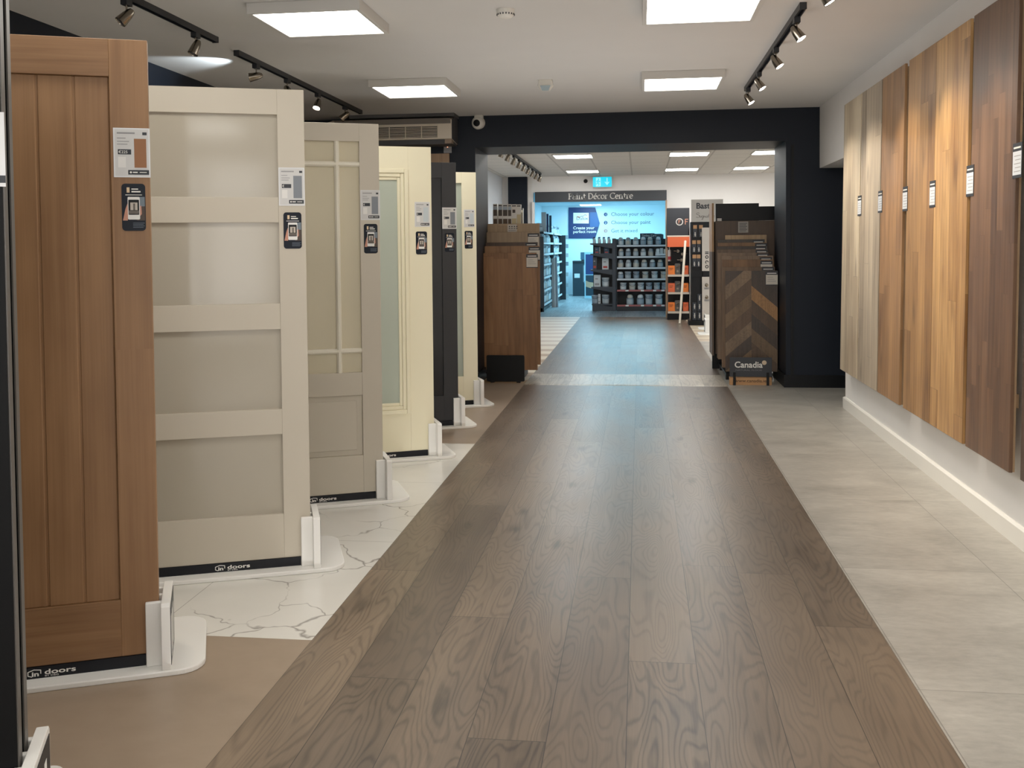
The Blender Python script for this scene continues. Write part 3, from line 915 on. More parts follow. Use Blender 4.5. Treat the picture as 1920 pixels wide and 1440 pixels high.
# leaflets on top of the left rack
lf = [(925, 931.5), (934.5, 941), (943, 951), (952.5, 958), (959.5, 967.5), (969, 976)]
LPH = paint((84, 76, 70), .5, name='leaflet_photo')
for i, (xa, xb) in enumerate(lf):
    Y = 11.05
    A, B = at(xa - 1, 382.5 + i * .2, 1, Y), at(xb + 1.6, 421, 1, Y)
    t = thing('brochure', '%s brochure from the left in the rack above the wooden boards' % ORD[i], 'brochure', ((A.x + B.x) / 2, Y, B.z), group='brochures above the left flooring rack')
    w, h = (B.x - A.x) / 2 - .002, A.z - B.z
    b = MB().mat(paint((250, 249, 244), .4)).box(-w, w, 0, .03, 0, h)
    if i < 4:
        b.mat(LPH).plate(-w + .004, w - .004, h * .42, h * .72, -.0008).mat(paint((96, 78, 62), .5)).plate(-w + .004, w - .004, 0.004, h * .28, -.0008)
        b.mat(paint((190, 206, 222), .4)).plate(-w + .004, w - .004, h * .72, h * .88, -.0008)
    else:
        b.mat(paint((222, 208, 164), .5)).plate(-w + .004, w - .004, .004, h * (.5 if i == 5 else .30), -.0008)
        b.mat(LPH).plate(-w * .6, w * .5, h * .58, h * .74, -.0008) if i == 4 else None
    b.mat(INK).plate(-w + .006, w - .006, h * .90, h * .95, -.001)
    part('cover', b, None, t)
A, B = at(923, 421, 1, 11.05), at(981, 421, 1, 11.05)
t = thing('brochure_holder', 'clear brochure holder behind the left flooring rack', 'holder', ((A.x + B.x) / 2, 11.06, 0))
w = (B.x - A.x) / 2
part('tray', MB().box(-w, w, -.02, .06, A.z - .03, A.z - .004).box(-w, w, .036, .06, A.z - .004, A.z + .16).box(w - .006, w, -.02, .06, A.z, A.z + .18), paint((214, 206, 188), .4, name='holder_cream'), t)
part('post', MB().box(-.03, .03, .03, .06, 0, A.z - .03).box(-.2, .2, -.1, .2, 0, .02), NAVY_SATIN, t)

# right rack with chevron board
HB = [paint(c, .45, name='chevron', var=.12) for c in ((60, 50, 44), (88, 70, 52), (124, 92, 58), (72, 56, 46), (102, 82, 62), (56, 48, 42))]
HBW = [sw_('chevron_%d' % i, tuple(int(v * .78) for v in c), tuple(min(255, int(v * 1.2)) for v in c), 20 + i, ax=0, al=2, pw=3, pl=5, gap=0, streak=.8, knots=.2, contour=8, cmix=.2, fu=12, fv=9)
       for i, c in enumerate(((70, 58, 50), (108, 86, 64), (158, 116, 74), (92, 72, 56), (124, 102, 80), (62, 54, 48)))]
def clip(poly, ax, val, keep_less):
    out = []
    for i in range(len(poly)):
        a, b = poly[i], poly[(i + 1) % len(poly)]
        ia, ib = ((a[ax] <= val) if keep_less else (a[ax] >= val)), ((b[ax] <= val) if keep_less else (b[ax] >= val))
        if ia: out.append(a)
        if ia != ib:
            s = (val - a[ax]) / (b[ax] - a[ax])
            out.append((a[0] + s * (b[0] - a[0]), a[1] + s * (b[1] - a[1])))
    return out
def chevron(parent, x0, x1, z0, z1, cx, seed, width=.108, slope=.86, y=-.0004):
    b = MB()
    seqs = {-1: [1, 3, 0, 4, 5, 2, 3, 0, 3, 1, 0, 4, 3, 1, 3, 4, 0, 5, 0], 1: [3, 5, 0, 3, 1, 5, 0, 5, 0, 3, 1, 0, 3, 2, 0, 5, 0, 5, 0]}
    step = width * sqrt(1 + slope * slope)
    for side in (-1, 1):
        e = x0 if side < 0 else x1
        k = 0
        z = z0 - 1.2
        last = None
        while z < z1 + .6:
            dz = abs(e - cx) * slope
            sh = step * .5 if side > 0 else 0
            p = [(cx, z + sh), (e, z + sh - dz), (e, z + sh + step - dz - .003), (cx, z + sh + step - .003)]
            for ax, v, less in ((0, x0, False), (0, x1, True), (1, z0, False), (1, z1, True)):
                p = clip(p, ax, v, less) if len(p) > 2 else p
            if len(p) > 2:
                b.mat(HBW[seqs[side][k % 19]]).poly(p if side > 0 else p[::-1], y)
            z += step
            k += 1
    return part('chevron_planks', b, None, parent)

rm = [HBW[0], sw_('rs_a', (84, 64, 46), (128, 100, 74), 31), sw_('rs_b', (94, 66, 42), (142, 104, 68), 32), sw_('rs_c', (104, 84, 66), (148, 122, 98), 33),
      sw_('rs_d', (100, 80, 62), (146, 120, 96), 34), sw_('rs_e', (84, 66, 50), (126, 102, 80), 35), sw_('rs_f', (52, 42, 36), (78, 64, 54), 36),
      sw_('rs_g', (100, 70, 44), (150, 112, 74), 37), sw_('rs_h', (60, 52, 46), (84, 72, 62), 38), sw_('rs_i', (158, 128, 92), (206, 176, 136), 39), sw_('rs_back', (72, 54, 40), (96, 74, 56), 40)]
rl = ['front chevron patterned board on the right rack, behind the black Canadia plate',
      'brown chevron board just behind the front one on the right rack',
      'reddish brown board third from the front on the right rack',
      'greyish brown board fourth from the front on the right rack',
      'pale greyish board fifth from the front on the right rack',
      'brown board sixth from the front on the right rack',
      'very dark board seventh from the front on the right rack',
      'warm brown board eighth from the front on the right rack',
      'charcoal board ninth from the front on the right rack',
      'narrow light oak strip with a knot near the back of right rack',
      'large plain brown backboard with paper notice on the right rack']
rr_ = [(1360, 1458, 508, 697), (1354, 1453, 500.8, 690), (1354, 1450.5, 487, 690), (1353, 1450, 480, 690), (1346, 1440.5, 474.4, 674), (1344, 1440, 468, 672),
       (1344, 1437.5, 462, 672), (1346, 1436.5, 455.3, 672), (1346, 1434, 449.3, 672), (1359.7, 1437.5, 441, 672), (1341, 1453, 414.5, 664)]
tags = {0: (1447, 508.6), 1: (1440, 500.9), 2: (1437, 489), 3: (1436, 482), 4: (1430, 475), 5: (1428, 468.5), 6: (1426, 462.5), 7: (1427, 456), 8: (1422, 450)}
for i, (xa, xb, yt, yb) in enumerate(rr_):
    Y = 10.12 + .05 * i + (.1 if i == 10 else 0)
    A, B = at(xa, yt, 1, Y), at(xb, yb, 1, Y)
    zb = max(.07, B.z)
    x1 = B.x
    tp = None
    if i in tags:
        q = at(tags[i][0], tags[i][1], 1, Y)
        tp = (q.x, q.z)
    t = sample('flooring_sample_board', rl[i], A.x, x1, Y, zb, A.z, rm[i], tp, 'flooring boards on the right rack')
    lx = t.location.x
    if i == 0:
        q = at(1409, 600, 1, Y)
        chevron(t, A.x - lx, x1 - lx, .0, A.z - zb, q.x - lx, 5 + i)
    if i == 10:
        q0, q1 = at(1384, 415.5, 1, Y), at(1403, 436, 1, Y)
        b = MB().mat(paint((172, 166, 158), .5)).box(q0.x - lx, q1.x - lx, -.002, -.0003, q1.z - zb, q0.z - zb)
        b.mat(INK)
        for k in range(6):
            b.plate(q0.x - lx + .012, q1.x - lx - .012 - .01 * (k % 2), q0.z - zb - .022 - .016 * k, q0.z - zb - .016 - .016 * k, -.0024)
        part('notice', b, None, t)
Y = 10.8
rk = thing('sample_rack', 'tall dark rack holding flooring boards right of the opening', 'rack', (at(1333, 500, 1, Y).x, Y, 0))
A, B = at(1342, 382, 1, Y), at(1423, 414, 1, Y)
part('header', MB().box(A.x - rk.location.x, B.x - rk.location.x, 0, .03, B.z, A.z), NAVY_SATIN, rk)
A2, B2 = at(1423, 387, 1, Y + .05), at(1453, 413, 1, Y + .05)
part('header', MB().box(A2.x - rk.location.x, B2.x - rk.location.x, .05, .08, B2.z, A2.z), NAVY_SATIN, rk)
q0, q1 = at(1342, 409.5, 1, Y), at(1353, 415.5, 1, Y)
b = MB().mat(CARD).box(q0.x - rk.location.x, q1.x - rk.location.x, -.004, -.001, q1.z, q0.z).mat(INK).box(q0.x - rk.location.x, q0.x - rk.location.x + .015, -.0045, -.004, q1.z, q0.z)
part('label', b, None, rk)
SIDEP = sw_('side_panel_oak', (186, 140, 92), (224, 182, 132), 44, ax=1)
z470 = at(1335, 472, 1, 10.75).z
part('side_panel', MB().box(0, .022, -.15, .25, z470, A.z), SIDEP, rk)
part('side_panel', MB().box(0, .02, -.15, .25, .19, z470), sw_('side_panel_brown', (92, 70, 52), (128, 100, 76), 45, ax=1), rk)
part('back_frame', MB().box(.03, .6, .26, .3, .0, 1.6), BLACK, rk)
part('base', MB().box(.1, .56, -.66, .26, .045, .068), BLACK, rk)
for fx, fy in ((.1, -.64), (.52, -.64), (.1, .1), (.52, .1)):
    part('foot', MB().box(fx, fx + .04, fy, fy + .06, 0, .045), BLACK, rk)
q0, q1 = at(1368, 670, 1, 9.76), at(1447.5, 707, 1, 9.76)
sg = thing('rack_sign', 'black Canadia plate on two legs before the chevron board', 'sign', ((q0.x + q1.x) / 2, 9.76, 0))
w = (q1.x - q0.x) / 2
part('plate', MB().box(-w, w, 0, .012, q1.z, q0.z), paint((40, 43, 50), .45, name='canadia_plate'), sg, bevel=.003)
for x in (-w + .045, w - .04):
    part('leg', MB().box(x - .012, x + .012, -.014, 0, 0, .125), BLACK, sg)
cx0, cz = at(1377, 689, 1, 9.76), at(1377, 689, 1, 9.76).z
cx1 = at(1430, 689, 1, 9.76).x
vs, _ = text_geo('Canadia', .02)
tw = max(v[0] for v in vs)
b = MB().mat(LETTER).text('Canadia', cx0.x - sg.location.x, cz, .082, -.001, sx=(cx1 - cx0.x) / (tw * .082), bold=.02)
q = at(1433, 680, 1, 9.76)
b.mat(paint((208, 186, 158), .5, name='canadia_dot')).prism([(q.x - sg.location.x + .022 * cos(a * .3142), q.z + .022 * sin(a * .3142)) for a in range(20)], -.0016, -.001, 'y')
b.mat(paint((120, 120, 124), .5)).text('NATURAL FLOOR', cx0.x - sg.location.x + .01, cz - .032, .021, -.001, sx=1.5)
part('lettering', b, None, sg)
bx_ = thing('wooden_block', 'light wooden block lettered with a web address under the Canadia plate', 'block', (sg.location.x, 9.775, 0))
bm = MB().box(-w, w, 0, .05, 0, q1.z - .004)
part('body', bm, sw_('pine_block', (176, 126, 80), (214, 168, 116), 50, ax=2, al=0, pw=.4, pl=3, gap=0, knots=0), bx_, bevel=.002)
b = MB().mat(paint((88, 62, 40), .6, name='burnt_lettering')).text('www.canadia.ie', 0, .028, .042, -.001, sx=1.15, align='c', bold=.015)
part('lettering', b, None, bx_)

# ------------------------------------------------------------------ the second room
ZC2 = 2.70
YF = 19.02
def stripe_mat(name, c0, c1, c2, per):
    t = NT(name)
    x, y, z = t.pos()
    n1 = t.noise(t.xyz(t.M('MULTIPLY', x, 1.5), t.M('MULTIPLY', y, 1.5), 0.0), 1.0, 2.0)
    k = t.M('ADD', t.M('DIVIDE', y, per), t.M('MULTIPLY', n1, .25))
    tri = t.rng(t.M('PINGPONG', k, .5), .16, .30)
    fl = t.noise(t.xyz(t.M('MULTIPLY', x, 3.0), t.M('MULTIPLY', y, 20.0), 1.0), 1.0, 3.0)
    col = t.mix(t.M('MULTIPLY', t.M('ADD', tri, t.M('SUBTRACT', fl, .5)), .8, clamp=True), s2l(c0), s2l(c1))
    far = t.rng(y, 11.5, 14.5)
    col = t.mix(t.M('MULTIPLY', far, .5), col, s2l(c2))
    return t.done(col, .4)
struct('floor_striped', MB().box(-3.3, XS0, 9.75, YF, -.05, 0), stripe_mat('striped_floor', (168, 136, 98), (232, 220, 196), (214, 212, 208), .62))
struct('floor_cream_oak', MB().box(XS1, 4.2, 14.2, YF, -.05, 0), stripe_mat('cream_floor', (170, 140, 104), (226, 210, 180), (196, 184, 166), .5))
struct('floor_grey_far', MB().box(3.0, 4.2, 9.65, 14.2, -.05, 0), DARKTILE)
def ceil_tiles():
    t = NT('ceiling_tiles')
    x, y, z = t.pos()
    a, b = t.M('FRACT', t.M('DIVIDE', t.M('ADD', x, .137), .6)), t.M('FRACT', t.M('DIVIDE', y, .6))
    e = t.M('MINIMUM', t.M('SUBTRACT', .5, t.M('ABSOLUTE', t.M('SUBTRACT', a, .5))), t.M('SUBTRACT', .5, t.M('ABSOLUTE', t.M('SUBTRACT', b, .5))))
    n1 = t.noise(t.xyz(x, y, z), 40.0, 2.0)
    col = t.mix(n1, s2l((206, 204, 200)), s2l((222, 220, 215)))
    col = t.mix(t.M('MULTIPLY', t.M('LESS_THAN', e, .022), .45), col, s2l((130, 128, 126)))
    return t.done(col, .9)
struct('ceiling_tiled', MB().box(-3.3, 4.2, YB + .02, YF + .1, ZC2, ZC2 + .1), ceil_tiles())
struct('wall_far_room_left', MB().box(-2.75, -2.63, YR, YF, 0, ZC2), paint((226, 232, 240), .7, name='cool_white_wall'))
struct('wall_far_room_right', MB().box(4.1, 4.2, YR, YF, 0, ZC2), WHITEWALL)
bk = MB().box(-2.63, -2.03, YF, YF + .12, 0, ZC2).box(.51, 4.2, YF, YF + .12, 0, ZC2).box(-2.03, .51, YF, YF + .12, 2.40, ZC2)
struct('wall_far_room_back', bk, WHITEWALL)
A, B = at(953, 400, 1, 18.9), at(988.5, 400, 1, 18.9)
struct('pillar_dark', MB().box(A.x, B.x, 18.9, YF, 0, ZC2), NAVY)
FAR = glow((255, 253, 248), 11.0, 'far_panel')
for i, (x, y, lab) in enumerate([(-1.25, 14.5, 'square light panel at upper left in the tiled ceiling of the far room'), (-1.28, 17.5, 'square light panel nearest the exit sign in the far room ceiling'),
                    (.45, 14.5, 'square light panel at top centre in the far room tiled ceiling'), (.465, 17.45, 'square light panel farther back at centre in the far room tiled ceiling'),
                    (1.65, 17.4, 'light panel at far right in the far room tiled ceiling'), (1.65, 14.5, 'light panel hidden behind the right side of the dark opening')]):
    panel(x, y, lab, ZC2 - .012, ZC2 + .03, .55, 'light panels of the far room', FAR)
for y in (11.5,):
    for x in (-1.26, .45):
        panel(x, y, 'light panel just behind the dark beam in the far room', ZC2 - .012, ZC2 + .03, .55, 'light panels of the far room', FAR)

hd = []
for i in range(9):
    y = 12.9 + i * .62
    hd.append((y, (-2.4, y + .1, 1.0), i in (2, 4), 0))
track('black spotlight track with many spotlights in the far room', -1.785, 12.4, 18.0, hd, ZC2, 1.15)

# exit sign and small camera
EX = thing('exit_sign', 'lit cyan exit sign with running figure and down arrow in far room', 'sign', (-.697, 18.88, 2.48))
part('housing', MB().box(-.18, .18, .002, .03, -.004, .192).box(-.03, .03, .01, .02, .192, .22), PLASTIC, EX)
CY = glow((0, 196, 222), .55, 'exit_cyan', (0, 120, 140))
CYL = glow((130, 220, 236), .55, 'exit_pale', (90, 150, 160))
b = MB().mat(CY).prism(rrect(-.178, .178, 0, .188, .015), -.004, .002, 'y')
b.mat(CYL).plate(-.12, -.03, .012, .176, -.0045)
b.mat(CY)
b.prism([(-.072 + .013 * cos(a * .524), .146 + .013 * sin(a * .524)) for a in range(12)], -.006, -.005, 'y')
for s in ([(-.075, .13), (-.082, .085)], [(-.082, .085), (-.062, .06), (-.07, .025)], [(-.082, .085), (-.098, .06), (-.115, .055)], [(-.077, .122), (-.056, .10), (-.04, .108)], [(-.077, .122), (-.1, .112), (-.105, .09)]):
    b.stroke(s, .015, -.006)
b.mat(CYL).stroke([(.09, .165), (.09, .05)], .02, -.0045).poly([(.09, .03), (.14, .095), (.115, .095), (.09, .065), (.065, .095), (.04, .095)], -.0048)
part('lit_face', b, None, EX)
p = at(1097.5, 339, 1, 18.9)
t = thing('security_camera', 'small black dome camera beside the cyan exit sign', 'security camera', (p.x, YF + .004, p.z))
part('housing', MB().lathe([(.035, 0), (.04, .03), (.03, .055), (.008, .066)], 18, (0, 0, 0), (0, -1, 0)), BLACK, t, smooth=True)

# fascia sign
A, B = at(1003, 378.5, 1, 18.98), at(1250, 356, 1, 18.98)
fz0, fz1 = 2.213, 2.408
fs = thing('shop_sign', 'long dark sign reading Paint D\u00e9cor Centre over the far opening', 'sign', (0, 18.98, fz0))
part('board', MB().box(A.x, B.x, 0, .13, 0, fz1 - fz0), paint((54, 58, 64), .5, name='sign_slate'), fs)
def glyph(ch):
    """broad pen serif letters: list of strokes, advance"""
    S = lambda x, z, w=.16: [(x - w / 2, z), (x + w / 2, z)]
    g = {
        'P': ([[(.12, 0), (.12, .7)], [(.12, .69), (.26, .69)] + arc(.26, .52, .17, .17, 90, -90) + [(.12, .35)], S(.12, .015, .24), S(.08, .685, .12)], .50),
        'a': ([arc(.2, .33, .13, .13, 150, 0) + [(.33, .06), (.38, .015)], arc(.19, .14, .14, .13, 20, 380)], .475),
        'i': ([[(.1, .015), (.1, .46), (.03, .44)], S(.1, .015, .2), [(.085, .62), (.115, .64)]], .265),
        'n': ([[(.1, .015), (.1, .46), (.03, .44)], arc(.25, .3, .15, .16, 165, 0) + [(.40, .015)], S(.1, .015, .2), S(.40, .015, .2)], .565),
        't': ([[(.12, .62), (.12, .12)] + arc(.22, .12, .10, .10, 180, 300), [(.02, .455), (.28, .455)]], .33),
        'D': ([[(.12, .015), (.12, .69)], [(.05, .685), (.25, .685)] + arc(.25, .35, .33, .335, 90, -90) + [(.05, .015)]], .66),
        'e': ([arc(.23, .235, .18, .225, 10, 310), [(.05, .26), (.41, .27)]], .45),
        'c': ([arc(.23, .235, .18, .225, 50, 310)], .42),
        'o': ([arc(.24, .235, .19, .225, 0, 360, 20)], .50),
        'r': ([[(.1, .015), (.1, .46), (.03, .44)], arc(.24, .30, .14, .15, 170, 60), S(.1, .015, .22)], .36),
        'C': ([arc(.36, .35, .31, .345, 48, 312, 20), [(.57, .56), (.575, .68)]], .62),
    }
    if ch == '\u00e9':
        s, a = g['e']
        return s + [[(.22, .56), (.34, .70)]], a
    return g[ch]
X0, X1 = at(1065.5, 374, 1, 18.97).x, at(1187, 372, 1, 18.97).x
total = sum(.24 if ch == ' ' else glyph(ch)[1] for ch in 'Paint D\u00e9cor Centre')
k = (X1 - X0) / total
b = MB()
x = X0
for ch in 'Paint D\u00e9cor Centre':
    if ch == ' ':
        x += .24 * k
        continue
    st, adv = glyph(ch)
    for s in st:
        b.stroke([(x + a * k, .047 + c * k * .98) for a, c in s], .105 * k, -.004, .045 * k, .5)
    x += adv * k
part('lettering', b, LETTER, fs)
struct('trim_2', MB().box(.485, .515, 18.9, YF, 0, fz0), paint((176, 150, 124), .6, name='opening_jamb'))
struct('trim_3', MB().box(-2.05, -2.0, 18.96, YF, 0, fz0), WHITEWALL)

# pale boards on the far room's left wall
for i, (y0, y1, c) in enumerate([(10.75, 11.9, (206, 190, 160)), (12.0, 13.6, (186, 172, 150))]):
    zt = 1.93 if i == 0 else 1.93
    t = thing('floor_board_sample', ['pale oak board on the far room left wall beside the brochures', 'greyish pale oak board farther along the far room left wall'][i], 'flooring board', (-2.60, (y0 + y1) / 2, .5))
    part('face', MB().box(0, .02, -(y1 - y0) / 2, (y1 - y0) / 2, 0, zt - .5), bw('far_pale_%d' % i, tuple(int(v * .82) for v in c), c, 60 + i), t)
    part('hanging_batten', MB().box(-.029, 0, -.3, .3, .9, 1.0), PLY, t)

# ------------------------------------------------------------------ orange ironmongery stand
Yo = 18.32
OR = paint((226, 104, 62), .45, name='orange_card')
OR2 = paint((240, 128, 52), .45, name='orange_box')
t = thing('display_stand', 'black and orange ironmongery stand right of the far opening', 'display stand', (.69, Yo, 0))
x0, x1 = .497 - .69, .90 - .69
ZO = lambda y: at(1270, y, 1, Yo).z
part('back_panel', MB().box(x0, x1, .25, .30, 0, ZO(390)), NAVY_SATIN, t)
part('plinth', MB().box(x0, x1, .0, .25, 0, ZO(587)), NAVY_SATIN, t)
part('side_panel', MB().box(x1 - .018, x1, 0, .25, ZO(587), ZO(428)), NAVY_SATIN, t)
part('side_post', MB().box(x0 - .006, x0 + .012, .0, .03, ZO(588), ZO(465)), paint((120, 96, 80), .5, name='brown_post'), t)
part('header', MB().box(x0, x1, .0, .03, ZO(441.5), ZO(390)), paint((42, 44, 50), .45, name='header_black'), t)
part('header_panel', MB().box(x0 + .006, x1, -.004, .02, ZO(463), ZO(444)), OR, t)
part('header_edge', MB().box(x0, x1, -.006, .02, ZO(444), ZO(441.5)), paint((222, 208, 190), .4), t)
c = at(1274, 416, 1, Yo)
b = MB().mat(LETTER)
b.stroke([(c.x - .69 + .058 * cos(a * pi / 14), c.z + .058 * sin(a * pi / 14)) for a in range(29)], .018, -.002)
b.mat(paint((214, 150, 124), .5, name='copper_letter'))
b.stroke([(c.x - .69 - .014, c.z - .03), (c.x - .69 - .014, c.z + .03), (c.x - .69 + .02, c.z + .03)], .011, -.002).stroke([(c.x - .69 - .014, c.z + .004), (c.x - .69 + .014, c.z + .004)], .010, -.002)
fx = c.x - .69 + .105
b.stroke([(fx, c.z - .046), (fx, c.z + .046), (fx + .05, c.z + .046)], .014, -.002).stroke([(fx, c.z + .004), (fx + .04, c.z + .004)], .012, -.002)
part('lettering', b, None, t)
LIP = paint((206, 196, 184), .45, name='shelf_lip')
for k, y in enumerate((515, 548, 584)):
    z = ZO(y)
    so = part('shelf', MB().box(x0 + .01, x1 - .02, .0, .26, z - .012, z), NAVY_SATIN, t)
    part('price_rail', MB().box(x0 + .01, x1 - .01, -.012, 0, z - .035, z + .002), LIP, so)
    for j, (xa, xb) in enumerate(((1253, 1266), (1281, 1291))):
        A, B = at(xa, y - 16, 1, Yo), at(xb, y, 1, Yo)
        hgt = at(1260, y - 16.5, 1, Yo).z - z
        bo = thing('orange_box', '%s orange box on the %s shelf of the orange ironmongery stand' % (('left', 'right')[j], ('upper', 'middle', 'lowest')[k]), 'box', ((A.x + B.x) / 2, Yo + .07, z + .003), group='orange boxes on the ironmongery stand')
        w = (B.x - A.x) / 2
        part('carton', MB().box(-w, w, -.05, .08, 0, hgt), (OR2, OR)[(k + j) % 2], bo)
        bb = MB().mat(paint((150, 76, 38), .5))
        for q in range(2):
            bb.plate(-w * .7, w * (.2 + .2 * q), hgt * (.5 + .16 * q), hgt * (.58 + .16 * q), -.0508)
        part('print', bb, None, bo)
    A = at(1270.5, y - 1, 1, Yo)
    bo = thing('lock_pack', 'grey lock pack between orange boxes on %s shelf of the ironmongery stand' % ('upper', 'middle', 'lowest')[k], 'lock', (A.x, Yo + .05, z + .003))
    part('pack', MB().prism(rrect(-.05, .05, 0, .2, .02), -.03, .03, 'y'), paint((84, 82, 80), .4, name='lock_grey'), bo)
    part('latch', MB().tube((-.02, -.035, .13), (.05, -.035, .17), .012).tube((0, -.035, .06), (0, -.03, .06), .02), NICKEL, bo)
for k, (x, y, f) in enumerate(((1272, 471, 1), (1281, 476.5, -1), (1279, 488, 1))):
    p = at(x, y, 1, Yo)
    h = thing('door_handle_sample', '%s sample door handle on the black panel of the orange stand' % ('highest', 'middle', 'lowest')[k], 'door handle', (p.x, Yo + .2495, p.z), group='sample handles on the orange stand')
    part('rose', MB().tube((0, 0, 0), (0, -.012, 0), .028), NICKEL, h)
    part('lever', MB().tube((0, -.012, 0), (0, -.05, 0), .011).tube((0, -.05, 0), (-.08 * f, -.05, .004), .011), NICKEL, h, smooth=True)
p = at(1255.5, 490, 1, Yo + .2)
t2 = thing('sealant_tube', 'white and red sealant tube hanging on the orange stand', 'tube', (p.x, Yo + .22, p.z))
part('body', MB().lathe([(.028, 0), (.028, .2), (.02, .21), (.008, .215), (.006, .27)], 14), paint((196, 190, 188), .4), t2, smooth=True)
part('band', MB().lathe([(.0285, .03), (.0285, .09)], 14, cap=False), paint((190, 60, 66), .5, name='red_band'), t2)
A = at(1274.5, 607, 2, 0)
B = at(1285, 452, 1, Yo - .06)
t2 = tag(MB().tube(A + Vector((0, 0, .0)), B, .020, .022, 10).build('trim_length', paint((214, 204, 186), .5, name='cream_trim'), smooth=True), 'long cream trim length leaning against the orange stand', 'trim length', kind='thing')

# ------------------------------------------------------------------ door handle stand
Yh = 17.15
t = thing('handle_stand', 'dark stand of boxed door handles with a grey Basta header', 'display stand', (1.13, Yh, 0))
x0, x1 = .868 - 1.13, 1.41 - 1.13
ZH = lambda y: at(1310, y, 1, Yh).z
XH = lambda x, y=500: at(x, y, 1, Yh).x - 1.13
part('back_panel', MB().box(x0, x1, .03, .35, .07, ZH(416)), NAVY_SATIN, t)
part('side_panel', MB().box(x0, x0 + .012, -.0, .03, .07, ZH(416)), NAVY_SATIN, t)
part('cross_rail', MB().box(x0 + .012, x1, 0, .03, ZH(519), ZH(508)).box(XH(1318), XH(1333), -.03, 0, ZH(521), ZH(506)), NAVY_SATIN, t)
part('plinth', MB().box(x0 - .045, x1, -.1, .35, 0, .075), BLACK, t)
hh = part('header', MB().box(x0 + .006, XH(1356), 0, .03, ZH(416), ZH(374)), paint((176, 174, 170), .5, name='header_grey'), t)
b = MB().mat(INK).text('Basta', XH(1305, 390), ZH(391), .135, -.001, sx=1.0, bold=.035)
b.mat(paint((104, 98, 94), .5))
sx0, sz = XH(1303, 404), ZH(408)
k = .15
scr = [arc(.34, .42, .16, .13, 20, 200) + arc(.33, .16, .19, .16, 80, -150) ,
       [(.56, .22), (.60, .0), (.68, .06), (.74, .2)],
       arc(.84, .10, .09, .1, 40, 400) + [(.94, .2), (.90, -.2), (.80, -.25), (.78, -.18), (.98, .02)],
       [(1.0, .2), (1.02, 0), (1.1, .18), (1.18, .14), (1.18, 0), (1.26, .06)],
       arc(1.36, .09, .09, .09, 40, 400) + [(1.46, .18), (1.45, .02), (1.52, .05)],
       [(1.6, .4), (1.56, .05), (1.66, .04)], [(1.5, .24), (1.7, .25)], [(1.72, .2), (1.74, .02), (1.86, .06), (1.88, .2), (1.88, .0)], [(1.94, .2), (1.96, 0), (1.97, .14), (2.06, .18)], arc(2.16, .1, .08, .1, 10, 320)]
for s in scr:
    b.stroke([(sx0 + a * k * .98, sz + c * k) for a, c in s], .009, -.001, .005)
part('lettering', b, None, hh)
GP = paint((196, 190, 182), .5, name='sample_panel_grey')
pa = part('sample_panel', MB().box(XH(1316), XH(1335), -.05, -.03, ZH(508), ZH(427)), GP, t)
b = MB().mat(INK)
for i, y in enumerate((473, 482, 491.5, 500)):
    zc = ZH(y)
    xc = XH(1325)
    if i == 0:
        b.plate(xc - .03, xc + .03, zc - .03, zc - .012, -.0512).plate(xc - .03, xc + .03, zc - .004, zc + .012, -.0512)
    else:
        b.stroke([(xc + .022 * cos(a * pi / 8), zc + .022 * sin(a * pi / 8)) for a in range(17 if i != 2 else 12)], .014, -.0512)
part('icon', b, None, pa)
pb = part('sample_panel', MB().box(XH(1316), XH(1335), -.05, -.03, .08, ZH(519)), GP, t)
for y in (534, 556.5):
    zc = ZH(y)
    part('knob', MB().lathe([(.02, 0), (.012, .012), (.012, .03), (.028, .045), (.03, .06), (.018, .072), (.003, .075)], 16, (XH(1324), -.05, zc), (0, -1, 0)), NICKEL, pb, smooth=True)
    part('caption', MB().plate(XH(1320), XH(1329), zc - .075, zc - .045, -.0512), GREYTXT, pb)
CARD_T = paint((176, 134, 92), .6, name='kraft_tag')
HBOX = paint((36, 42, 52), .5, name='handle_box')
spots = [(1303.5, 426, 'upper left'), (1314.5, 426, 'upper right'), (1301.5, 454.5, 'middle left'), (1310.5, 454.5, 'middle right'), (1302, 481.5, 'lower left'), (1310, 481.5, 'lower right')]
for x, y, nm in spots:
    xc, zt = XH(x) + 1.13, ZH(y - 4)
    bo = thing('handle_pack', '%s boxed lever handle with kraft tag in upper half of dark handle stand' % nm, 'handle pack', (xc, Yh + .03, zt), group='boxed handles in the dark stand')
    part('card', MB().box(-.031, .031, -.025, -.002, -.205, 0), HBOX, bo)
    part('tag', MB().box(-.031, .031, -.027, -.025, -.062, 0), CARD_T, bo)
    part('handle', MB().tube((0, -.035, -.12), (0, -.035, -.195), .009, n=8).tube((0, -.026, -.16), (0, -.035, -.16), .014, n=8), paint((205, 203, 198), .3, .4, name='handle_white'), bo)
for x, y, nm in [(1302, 575, 'upper left'), (1311.5, 559, 'topmost right'), (1311.5, 575, 'middle right'), (1302, 592, 'lowest left'), (1311.5, 592, 'lowest right')]:
    xc, zc = XH(x) + 1.13, ZH(y)
    bo = thing('handle_pack', '%s boxed handle in lower half of the dark handle stand' % nm, 'handle pack', (xc, Yh + .03, zc), group='boxed handles in the dark stand')
    part('card', MB().box(-.032, .032, -.025, -.002, -.075, .07), HBOX, bo)
    part('handle', MB().tube((0, -.035, -.04), (0, -.035, .045), .009, n=8).tube((0, -.026, 0), (0, -.035, 0), .014, n=8), paint((205, 203, 198), .3, .4, name='handle_white'), bo)
stand('white door stand on the cream floor before the handle stand', (1.02, 15.5), 180, kick=False)
stand('white door stand farther back beside the handle stand plinth', (1.08, 16.45), 180, kick=False)

